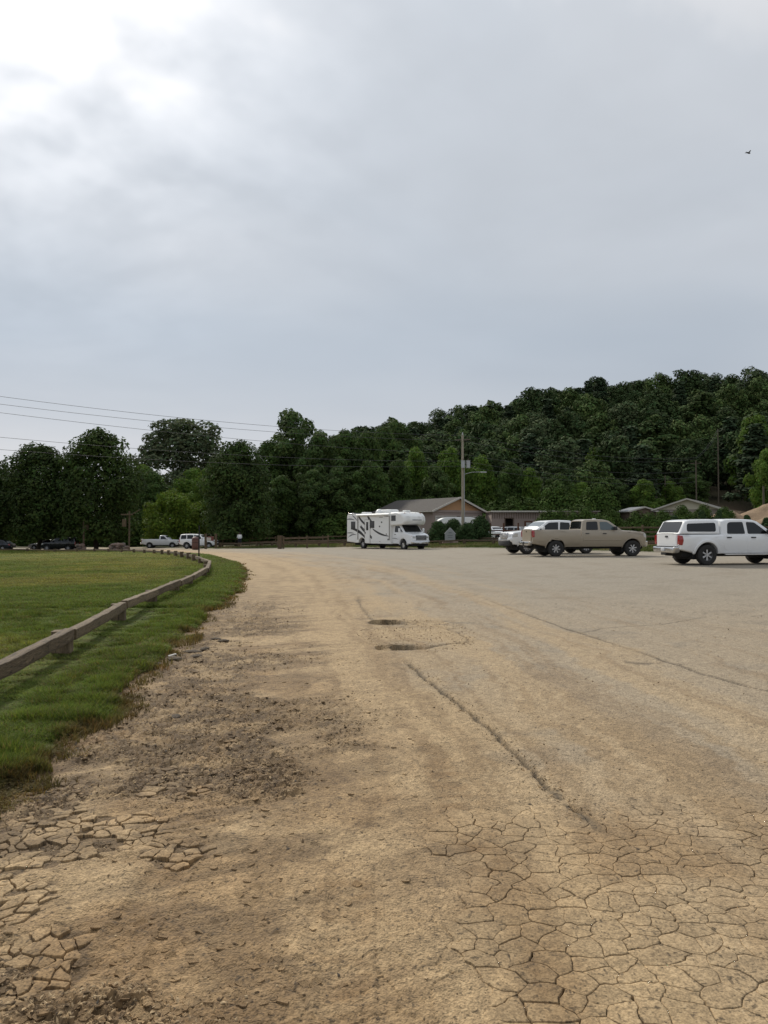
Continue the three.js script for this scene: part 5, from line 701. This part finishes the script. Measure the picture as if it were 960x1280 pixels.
{
  const b = gableHouse('barn', 'grey-roofed barn with an orange-brown gable behind the hedge', 'barn', [9.3, -96.5], 34, { w: 8.0, l: 13, eave: 3.75, peak: 5.35, over: 0.45, wallM: siding, gableM: sidingTan, roofM: shingle });
  part('beam', box(8.1, 0.3, 0.1, 0, 3.7, 0.06), siding, b);
  for (const x of [-2.0, 2.0]) { const d = part('garage_door', box(3.0, 2.9, 0.08, x, 1.45, 0.04), doorGrey, b); for (let k = 0; k < 4; k++) part('door_panel', box(2.8, 0.6, 0.03, x, 0.42 + k * 0.71, 0.09, 0.01), doorGrey, d); part('door_frame', [box(0.14, 3.1, 0.12, x - 1.6, 1.5, 0.06), box(0.14, 3.1, 0.12, x + 1.6, 1.5, 0.06), box(3.4, 0.16, 0.12, x, 3.06, 0.06)], trimW, d); }
  const w = thing('barn_wing', 'low pinkish board wing with a flat roof beside the barn', 'shed', [13.3, H(13.3, -95), -95.0], R(3));
  part('wall', [plainBox(1.7, 4.0, 0.2, 0.85, 1.55, -0.1), plainBox(4.7, 4.0, 0.2, 5.05, 1.55, -0.1), plainBox(1.0, 0.75, 0.2, 2.2, 3.175, -0.1), plainBox(0.2, 4.0, 3.6, 0.1, 1.55, -2.0), plainBox(0.2, 4.0, 3.6, 7.3, 1.55, -2.0), plainBox(7.4, 4.0, 0.2, 3.7, 1.55, -3.9)], siding, w); for (let k = 0; k <= 24; k++) part('batten', plainBox(0.06, 0.75, 0.05, 0.1 + k * 0.3, 3.16, 0.022), brown, w); part('roof', box(8.0, 0.14, 5, 3.8, 3.64, -2, 0.02), roofEdge, w); part('fascia', box(8.0, 0.18, 0.05, 3.8, 3.66, 0.56, 0.02), trimW, w);
  part('door_frame', [box(0.1, 3.1, 0.1, 1.66, 1.3, 0.05), box(0.1, 3.1, 0.1, 2.74, 1.3, 0.05), box(1.18, 0.1, 0.1, 2.2, 2.85, 0.05)], brown, w);
  const wf = part('window', box(1.0, 1.0, 0.08, 4.6, 2.0, 0.03), woodRed, w); part('pane', box(0.56, 0.6, 0.03, 4.6, 2.0, 0.08), doorGrey, wf);
  const ann = thing('lean_to', 'dark-mouthed lean-to shed at the end of the barn wing', 'shed', [20.8, H(20.8, -94.8), -94.8], R(-2));
  part('wall', [plainBox(0.3, 3.6, 4, 0.15, 1.6, -2), plainBox(0.3, 3.6, 4, 5.4, 1.6, -2), plainBox(5.5, 3.6, 0.2, 2.75, 1.6, -4), plainBox(5.5, 0.6, 0.2, 2.75, 3.1, -0.1), plainBox(1.0, 3.6, 0.2, 0.8, 1.6, -0.1)], siding, ann); part('roof', box(6.0, 0.14, 4.9, 2.75, 3.48, -2, 0.02), roofEdge, ann); part('post', plainBox(0.2, 3.2, 0.2, 3.4, 1.4, -0.12), brown, ann);
}
{
  const h = gableHouse('house', 'small cream-gabled house with a grey hip roof behind the gravel heaps', 'house', [44.3, -112], -30, { w: 8.8, l: 11, eave: 3.3, peak: 4.75, over: 0.6, wallM: mat([0.26, 0.22, 0.19], 0.9), gableM: cream, roofM: mat([0.10, 0.10, 0.10], 0.95), dy: -0.9 });
  for (const x of [-2.2, 2.0]) { const f = part('window', box(1.3, 1.2, 0.08, x, 1.8, 0.05), trimW, h); part('pane', box(1.1, 1.0, 0.03, x, 1.8, 0.09), glass, f); }
  const c = gableHouse('shed', 'dark low shed with a metal awning left of the small house', 'shed', [38.6, -114], 10, { w: 4.5, l: 4, eave: 1.9, peak: 2.5, over: 0.3, wallM: brown, gableM: brown, roofM: mat([0.16, 0.17, 0.19], 0.6), dy: 0.3 });
  part('awning', box(2.6, 0.08, 1.6, 2.6, 1.9, 0.9), doorGrey, c); part('post', box(0.12, 2.1, 0.12, 3.7, 0.85, 1.5), brown, c);
}
{ // gravel heaps
  const gm = mat([0.40, 0.285, 0.185], 0.95, { map: grainTex, bumpMap: grainBump, bumpScale: 0.04 });
  for (const [label, x, z, rx, rz, h, s] of [['broad tan gravel heap beside the small house', 41.3, -92.5, 4.2, 4.5, 2.4, 3], ['tallest tan gravel heap with a long smooth slope', 47, -92, 6.5, 5.0, 3.6, 8], ['low tan gravel heap in front of the tallest heap', 44, -87.5, 3.6, 3.0, 1.7, 14]]) {
    const g = new THREE.CircleGeometry(1, 48).rotateX(-Math.PI / 2), n = 26, m = 56, pos = [], idx = [], uv = [], y0 = H(x, z);
    for (let j = 0; j <= n; j++) for (let i = 0; i <= m; i++) { const a = i / m * 6.2832, q = j / n, lump = 0.85 + 0.35 * vn(Math.cos(a) * 1.6 + s, Math.sin(a) * 1.6 + s), X = Math.cos(a) * q * rx * lump, Z = Math.sin(a) * q * rz * lump, rr = Math.max(0, 1 - q); pos.push(X, h * Math.pow(rr, 0.92) * (0.82 + 0.36 * fbm(X * 0.45 + s, Z * 0.45, 3)) - 0.15 + (fbm(X * 2, Z * 2, 2) - 0.5) * 0.16, Z); uv.push(X / 1.7, Z / 1.7); }
    for (let j = 0; j < n; j++) for (let i = 0; i < m; i++) { const a = j * (m + 1) + i, b = a + m + 1; idx.push(a, b + 1, b, a, a + 1, b + 1); }
    const b = new THREE.BufferGeometry(); b.setAttribute('position', new THREE.Float32BufferAttribute(pos, 3)); b.setAttribute('uv', new THREE.Float32BufferAttribute(uv, 2)); b.setIndex(idx); b.computeVertexNormals();
    const o = solo('gravel_heap', b, gm, label, 'gravel heap', 'gravel heaps by the house'); o.position.set(x, y0, z); o.material.side = THREE.DoubleSide;
  }
}
// ---------------------------------------------------------------- poles and wires
const poleWood = WM([0.70, 0.66, 0.60]), poleDark = WM([0.22, 0.19, 0.16]), steel = mat([0.42, 0.43, 0.44], 0.5, { metalness: 0.4 }), wireM = mat([0.05, 0.05, 0.055], 0.7);
function pole(label, x, z, top, r, m, arm) { const y = hill(x, z), t = thing('utility_pole', label, 'utility pole', [x, y, z]), h = top - y; part('pole_shaft', tube([V(0, -0.5, 0), V(0.01, h * 0.4, 0), V(0, h * 0.75, 0.01), V(0, h, 0)], r * 1.1, r * 0.72, 10), m, t); if (arm) { part('crossarm', box(0.1, 0.12, arm, 0, h - 0.5, 0), poleDark, t).rotation.y = R(70); } return [t, h]; }
const px = 7.9, pz = -77;
{
  const [t, h] = pole('tall utility pole with twin transformer cans rising behind the hedge', px, pz, 11.15, 0.15, poleWood, 1.6);
  const ins = part('insulator', [new THREE.CylinderGeometry(0.05, 0.07, 0.25, 8).translate(0, h + 0.12, 0)], steel, t);
  for (const s of [0.02, 0.52]) { const c = part('transformer', [new THREE.CylinderGeometry(0.2, 0.2, 0.72, 14).translate(s, h - 3.0, 0.32), new THREE.CylinderGeometry(0.22, 0.22, 0.06, 14).translate(s, h - 2.64, 0.32)], steel, t); part('bracket', [box(0.1, 0.08, 0.3, s * 0.5, h - 2.9, 0.16)], poleDark, c); part('bushing', [rod(V(s, h - 2.62, 0.32), V(s, h - 2.4, 0.32), 0.04)], poleDark, c); }
  const la = part('lamp_arm', tube([V(0.1, h - 4.0, 0), V(0.9, h - 3.78, 0.05), V(1.9, h - 3.75, 0.1)], 0.035, 0.03, 6), steel, t); part('lamp_head', box(0.6, 0.12, 0.24, 2.1, h - 3.78, 0.1, 0.05), steel, la);
  part('conduit', rod(V(0.17, 0, 0.05), V(0.15, h - 3.3, 0.05), 0.035), steel, t);
}
pole('utility pole with a crossarm standing above the small house roof', 52.9, -130, 13.4, 0.12, poleDark, 1.8);
pole('bare utility pole high on the wooded hillside', 65.4, -150, 21.4, 0.11, poleDark, 0);
pole('short utility pole left of the small house', 51.3, -140, 11.6, 0.12, poleDark, 0);
pole('utility pole in the trees past the gravel heaps', 54.4, -110, 7.9, 0.16, poleDark, 0);
pole('utility pole carrying the wires beyond the lawn', -40, -45, 12.3, 0.16, poleWood, 1.6);
function wire(label, a, b, sag, r = 0.014) { const n = 22, pts = []; for (let i = 0; i <= n; i++) { const t = i / n, p = a.clone().lerp(b, t); p.y -= sag * 4 * t * (1 - t); pts.push(p); } solo('overhead_wire', new THREE.TubeGeometry(new THREE.CatmullRomCurve3(pts), 44, r, 5, false), wireM, label, 'wire', 'overhead wires'); }
const wl1 = 'thin overhead wire crossing the sky from the tall pole past the lawn', wl2 = 'thin overhead wire crossing the hillside from the tall pole';
for (const [ya, yb, o, sg] of [[12.1, 11.1, 0, 1.1], [11.5, 10.6, -0.6, 1.0], [10.9, 9.2, 0.1, 0.8], [8.9, 8.5, 0.1, 0.9], [7.9, 8.0, 0.1, 0.9]]) wire(wl1, V(-40, ya, -45 + o), V(px, yb, pz + o * 0.4), sg);
for (const [ya, yb, o, sg] of [[11.1, 13.9, 0, 1.0], [10.6, 13.7, -0.5, 1.2], [9.2, 11.6, 0.1, 1.0], [8.5, 10.6, 0.1, 1.0], [8.0, 9.8, 0.1, 1.0]]) wire(wl2, V(px, ya, pz + o * 0.4), V(52.9, yb, -130 + o), sg);
for (const [ya, yb] of [[13.9, 26.8], [13.7, 26.0]]) wire('thin overhead wire climbing the hillside between two far poles', V(52.9, ya, -130), V(65.4, yb - 5.4, -150), 0.6);
// ---------------------------------------------------------------- smaller things by the far rails
const stoneM = [[0.20, 0.135, 0.105], [0.17, 0.125, 0.10], [0.23, 0.165, 0.13], [0.15, 0.12, 0.10]].map(c => mat(c, 0.95, { bumpMap: grainBump, bumpScale: 0.02 }));
function stoneGeo(seed) { const g = new THREE.IcosahedronGeometry(1, 1), p = g.attributes.position; for (let i = 0; i < p.count; i++) { const k = 0.78 + 0.4 * vn(p.getX(i) * 1.7 + seed * 5, p.getY(i) * 1.7 + p.getZ(i) * 1.3 + 10); p.setXYZ(i, p.getX(i) * k, p.getY(i) * k * 0.7, p.getZ(i) * k); } g.computeVertexNormals(); return g; }
const stones = [1, 2, 3, 4].map(stoneGeo);
function stonePile(label, x, z, w, n, group) { const r = rng(Math.round(x * 10)), t = thing('stone_pile', label, 'stone pile', [x, H(x, z), z], 0, group); for (let k = 0; k < n; k++) { const row = Math.floor(k / (n / 3)), m = part('stone', stones[k % 4], stoneM[k % 4], t), s = 0.24 + 0.12 * r(); m.scale.set(s * 1.25, s, s); m.position.set((r() - 0.5) * w * (1 - row * 0.18), 0.12 + row * 0.3, (r() - 0.5) * 0.7 * (1 - row * 0.25)); m.rotation.set(r() * 0.6, r() * 6, r() * 0.6); } return t; }
stonePile('small brown stone pile at the foot of the post with a box', -38.6, -97.6, 1.2, 15);
stonePile('long brown stone pile at the foot of the crossbar post', -31.6, -91.2, 2.8, 27);
{
  const a = thing('box_post', 'rustic post with a small hanging box in front of the dark shade tree', 'post', [-38.4, H(-38.4, -98.3), -98.3]); const m = part('post_shaft', timber(4.2, 0.22, 0.22, 8), woodDark, a); m.rotation.z = Math.PI / 2; m.position.y = 1.9; part('hanging_box', box(0.35, 0.7, 0.35, 0.42, 3.0, 0.1), wood[2], a); part('box_arm', box(0.8, 0.1, 0.12, 0.3, 3.5, 0.1), woodDark, a);
  const b = thing('crossbar_post', 'rustic post with a crossbar and hanging lantern box above a stone pile', 'post', [-30.6, H(-30.6, -92.3), -92.3]); const n = part('post_shaft', timber(5.0, 0.17, 0.17, 3), woodDark, b); n.rotation.z = Math.PI / 2; n.position.y = 2.2; const q = part('crossbar', timber(1.4, 0.15, 0.15, 6), wood[2], b); q.position.set(-0.25, 4.3, 0.2); part('lantern_box', box(0.4, 0.9, 0.4, -0.55, 3.3, 0.2), wood[2], b); part('hanger', rod(V(-0.55, 3.75, 0.2), V(-0.55, 4.2, 0.2), 0.03), under, b); part('bracket', rod(V(0.3, 4.3, 0.1), V(1.3, 4.9, 0.1), 0.05), woodDark, b);
  const c = thing('waste_bin', 'reddish-brown waste bin beside the white SUV', 'bin', [-20.6, H(-20.6, -84), -84.0]); part('bin_body', new THREE.LatheGeometry([[0, 0.02], [0.36, 0.02], [0.4, 0.5], [0.40, 1.1], [0.36, 1.15]].map(p => new THREE.Vector2(...p)), 18), mat([0.12, 0.058, 0.045], 0.7), c); part('bin_lid', new THREE.LatheGeometry([[0.42, 1.15], [0.42, 1.22], [0.25, 1.4], [0, 1.45]].map(p => new THREE.Vector2(...p)), 18), mat([0.10, 0.04, 0.035], 0.6), c); part('bin_band', new THREE.TorusGeometry(0.4, 0.02, 6, 20).rotateX(Math.PI / 2).translate(0, 0.8, 0), under, c);
  const d = thing('notice_board', 'small red notice board on a wooden post beside the rails', 'sign', [-19.0, H(-19, -87), -87.0]); part('board', box(0.7, 0.5, 0.08, -0.6, 1.15, 0.1), mat([0.15, 0.045, 0.035], 0.7), d); part('notice', box(0.5, 0.35, 0.01, -0.8, 1.1, 0.148, 0.003), trimW, d); for (const x of [-1.2, -0.05]) { const s = part('post', timber(1.9, 0.26, 0.26, 12), woodDark, d); s.rotation.z = Math.PI / 2; s.position.set(x, 0.75, -0.08); }
  const e = thing('marker_post', 'slim dark metal post standing inside the bend of the lawn rail', 'post', [-11.2, H(-11.2, -46.5), -46.5]); part('post_shaft', rod(V(0, -0.2, 0), V(0.02, 2.0, 0), 0.045, 0.04), under, e); part('post_foot', new THREE.CylinderGeometry(0.12, 0.16, 0.1, 12).translate(0, 0.05, 0), under, e);
  const f = thing('house_sign', 'pale house-shaped sign on a stone base in front of the hedge', 'sign', [6.4, H(6.4, -74.4), -74.4], R(-6)); part('sign_board', ext([[-0.5, 0.35], [0.5, 0.35], [0.5, 1.05], [0, 1.6], [-0.5, 1.05]], -0.05, 0.05, 0.01, 1), mat([0.30, 0.31, 0.31], 0.8), f); part('sign_edge', [rod(V(-0.53, 1.05, 0.03), V(0, 1.63, 0.03), 0.03), rod(V(0.53, 1.05, 0.03), V(0, 1.63, 0.03), 0.03)], mat([0.45, 0.46, 0.46], 0.7), f); part('sign_mark', [box(0.3, 0.08, 0.012, 0, 1.15, 0.054, 0.003), box(0.5, 0.06, 0.012, 0, 0.9, 0.054, 0.003), box(0.44, 0.06, 0.012, 0, 0.72, 0.054, 0.003)], mat([0.16, 0.17, 0.18], 0.8), f); for (const [x, k] of [[-0.5, 0], [0, 1], [0.5, 2]]) { const s = part('stone', stones[k], stoneM[k], f); s.scale.set(0.34, 0.36, 0.34); s.position.set(x, 0.16, 0); }
  for (const [x, z, s, tx] of [[-17.6, -88.0, 1, 0], [-12.9, -86.8, 0.8, 1]]) { const b2 = thing('timber_bench', tx ? 'short backless timber bench to the right of the person' : 'backless timber bench behind the person in a white shirt', 'bench', [x, H(x, z), z], 0.05); const st = part('seat', timber(2.6 * s, 0.12, 0.4, 2), woodDark, b2); st.position.y = 0.5; for (const q of [-1, 1]) part('leg', box(0.16, 0.5, 0.36, q * 1.0 * s, 0.2, 0), wood[2], b2); }
}
// broken asphalt lumps by the grass edge
{
  const am = mat([0.15, 0.115, 0.08], 0.95, { bumpMap: grainBump, bumpScale: 0.01 }), pm = mat([0.42, 0.40, 0.37], 0.8); [[-2.42, -9.75, 0.13], [-2.3, -9.9, 0.10], [-2.5, -9.2, 0.12], [-2.28, -9.35, 0.09], [-2.62, -8.9, 0.10], [-2.2, -10.6, 0.09], [-1.72, -6.35, 0.075], [-2.38, -10.9, 0.08]].forEach(([x, z, s], i) => { const m = solo('asphalt_lump', stones[i % 4], am, 'dark broken lump of asphalt lying near the grass edge', 'lump', 'asphalt lumps by the grass'); m.scale.set(s * 0.95, s * 0.34, s * 0.6); m.position.set(x, groundAt(x, z, Math.max(0.05, edgeDist(x, z) + wob(x, z))) + s * 0.1, z); m.rotation.y = i * 1.3; });
  const lt = solo('litter_scrap', box(0.10, 0.015, 0.045, 0, 0, 0, 0.006), pm, 'small white scrap of litter among the asphalt lumps', 'litter'); lt.position.set(-2.58, H(-2.58, -9.4) + 0.03, -9.4); lt.rotation.set(0.1, 0.6, 0.12);
}
// ---------------------------------------------------------------- person by the far rails, seen from behind
{
  const x = -16.9, z = -90.0, t = thing('person', 'person in a white shirt and dark shorts standing behind the low rails', 'person', [x, H(x, z) + 0.05, z], 0.35);
  const smin = (a, b, k) => { const h = Math.max(k - Math.abs(a - b), 0) / k; return Math.min(a, b) - h * h * k * 0.25; };
  const cap = (p, a, b, ra, rb) => { const ax = b[0] - a[0], ay = b[1] - a[1], az = b[2] - a[2], q = clamp(((p[0] - a[0]) * ax + (p[1] - a[1]) * ay + (p[2] - a[2]) * az) / (ax * ax + ay * ay + az * az)); return Math.hypot(p[0] - a[0] - ax * q, p[1] - a[1] - ay * q, p[2] - a[2] - az * q) - mix(ra, rb, q); };
  const tr = [[[-0.09, 0.98, 0], [0.09, 0.98, 0], 0.115, 0.115], [[0, 0.98, 0], [0, 1.22, -0.03], 0.13, 0.14], [[0, 1.2, -0.03], [0, 1.38, -0.08], 0.15, 0.12], [[-0.15, 1.40, -0.08], [0.15, 1.40, -0.08], 0.075, 0.075]], sl = [], legs = [], rest = [[[0, 1.38, -0.08], [0, 1.52, -0.12], 0.06, 0.055], [[0, 1.60, -0.14], [0, 1.63, -0.13], 0.092, 0.10]];
  for (const s of [-1, 1]) { sl.push([[s * 0.18, 1.40, -0.08], [s * 0.25, 1.14, -0.12], 0.058, 0.045]); rest.push([[s * 0.25, 1.14, -0.12], [s * 0.19, 0.98, -0.32], 0.042, 0.032], [[s * 0.19, 0.98, -0.32], [s * 0.175, 0.95, -0.40], 0.036, 0.03]); for (let f = 0; f < 4; f++) rest.push([[s * (0.15 + f * 0.018), 0.95, -0.40], [s * (0.15 + f * 0.018), 0.90 - 0.005 * f, -0.46], 0.010, 0.008]); rest.push([[s * 0.15, 0.96, -0.37], [s * 0.13, 0.93, -0.42], 0.011, 0.009]); legs.push([[s * 0.1, 0.95, 0], [s * 0.11, 0.5, -0.02], 0.095, 0.06]); rest.push([[s * 0.11, 0.5, -0.02], [s * 0.12, 0.09, 0.03], 0.056, 0.038], [[s * 0.12, 0.05, 0.05], [s * 0.13, 0.04, -0.14], 0.045, 0.035]); }
  const field = (bones, grow, cut) => p => { let d = 9; for (const b of bones) d = smin(d, cap(p, b[0], b[1], b[2] + grow, b[3] + grow), 0.05); return cut ? Math.max(d, cut(p)) : d; };
  const mesh = (f, c, size, res) => { const mc = new MarchingCubes(res, mat([1, 1, 1]), false, false, 120000); mc.isolation = 0; mc.reset(); for (let k = 0; k < res; k++) for (let j = 0; j < res; j++) for (let i = 0; i < res; i++) mc.field[i + j * res + k * res * res] = -f([c[0] + (i / (res / 2) - 1) * size, c[1] + (j / (res / 2) - 1) * size, c[2] + (k / (res / 2) - 1) * size]); mc.update(); const g = new THREE.BufferGeometry(), n = mc.count; const ps = mc.positionArray.slice(0, n * 3), ns = mc.normalArray.slice(0, n * 3); for (let i = 0; i < n * 3; i += 3) { ps[i] = ps[i] * size + c[0]; ps[i + 1] = ps[i + 1] * size + c[1]; ps[i + 2] = ps[i + 2] * size + c[2]; } g.setAttribute('position', new THREE.BufferAttribute(ps, 3)); g.setAttribute('normal', new THREE.BufferAttribute(ns, 3)); return g; };
  const skin = mat([0.36, 0.21, 0.145], 0.6), all = [...tr, ...sl, ...legs, ...rest];
  part('body', mesh(field(all, 0), [0, 0.88, -0.1], 0.98, 96), skin, t);
  part('shirt', mesh(field([...tr, ...sl], 0.018, p => Math.max(0.96 - p[1], p[1] - 1.47)), [0, 1.2, -0.08], 0.42, 44), mat([0.72, 0.72, 0.72], 0.9), t);
  part('shorts', mesh(field([tr[0], tr[1], ...legs], 0.022, p => Math.max(0.52 - p[1], p[1] - 1.04)), [0, 0.78, 0], 0.42, 44), mat([0.02, 0.021, 0.026], 0.9), t);
  part('hair', mesh(p => Math.max(Math.hypot(p[0], p[1] - 1.635, p[2] + 0.125) - 0.112, -0.045 + (-(p[2] + 0.125) * 0.9 - (p[1] - 1.63) * 0.7)), [0, 1.62, -0.12], 0.16, 30), mat([0.03, 0.022, 0.018], 0.8), t);
  for (const s of [-1, 1]) part('shoe', box(0.1, 0.09, 0.27, s * 0.125, 0.045, -0.04, 0.03), mat([0.06, 0.06, 0.065], 0.8), t);
}
{ // bird high over the lot
  const t = thing('bird', 'small dark bird flying high in the overcast sky', 'bird', [24, 26.4, -50], 0.5), bm = mat([0.05, 0.045, 0.045], 0.9); part('body', new THREE.SphereGeometry(1, 12, 8).scale(0.15, 0.05, 0.05), bm, t); for (const s of [-1, 1]) part('wing', ext([[-0.05, 0], [0.06, 0], [0.03, 0.12], [-0.04, 0.24], [-0.09, 0.22]], -0.006, 0.006, 0.002, 1).rotateX(s * 1.25), bm, t); part('tail', ext([[-0.13, -0.02], [-0.26, -0.045], [-0.26, 0.045], [-0.13, 0.02]], -0.004, 0.004, 0.001, 1).rotateX(Math.PI / 2), bm, t); part('head', new THREE.SphereGeometry(0.036, 8, 6).translate(0.15, 0.02, 0), bm, t);
}
renderer.render(scene, camera);
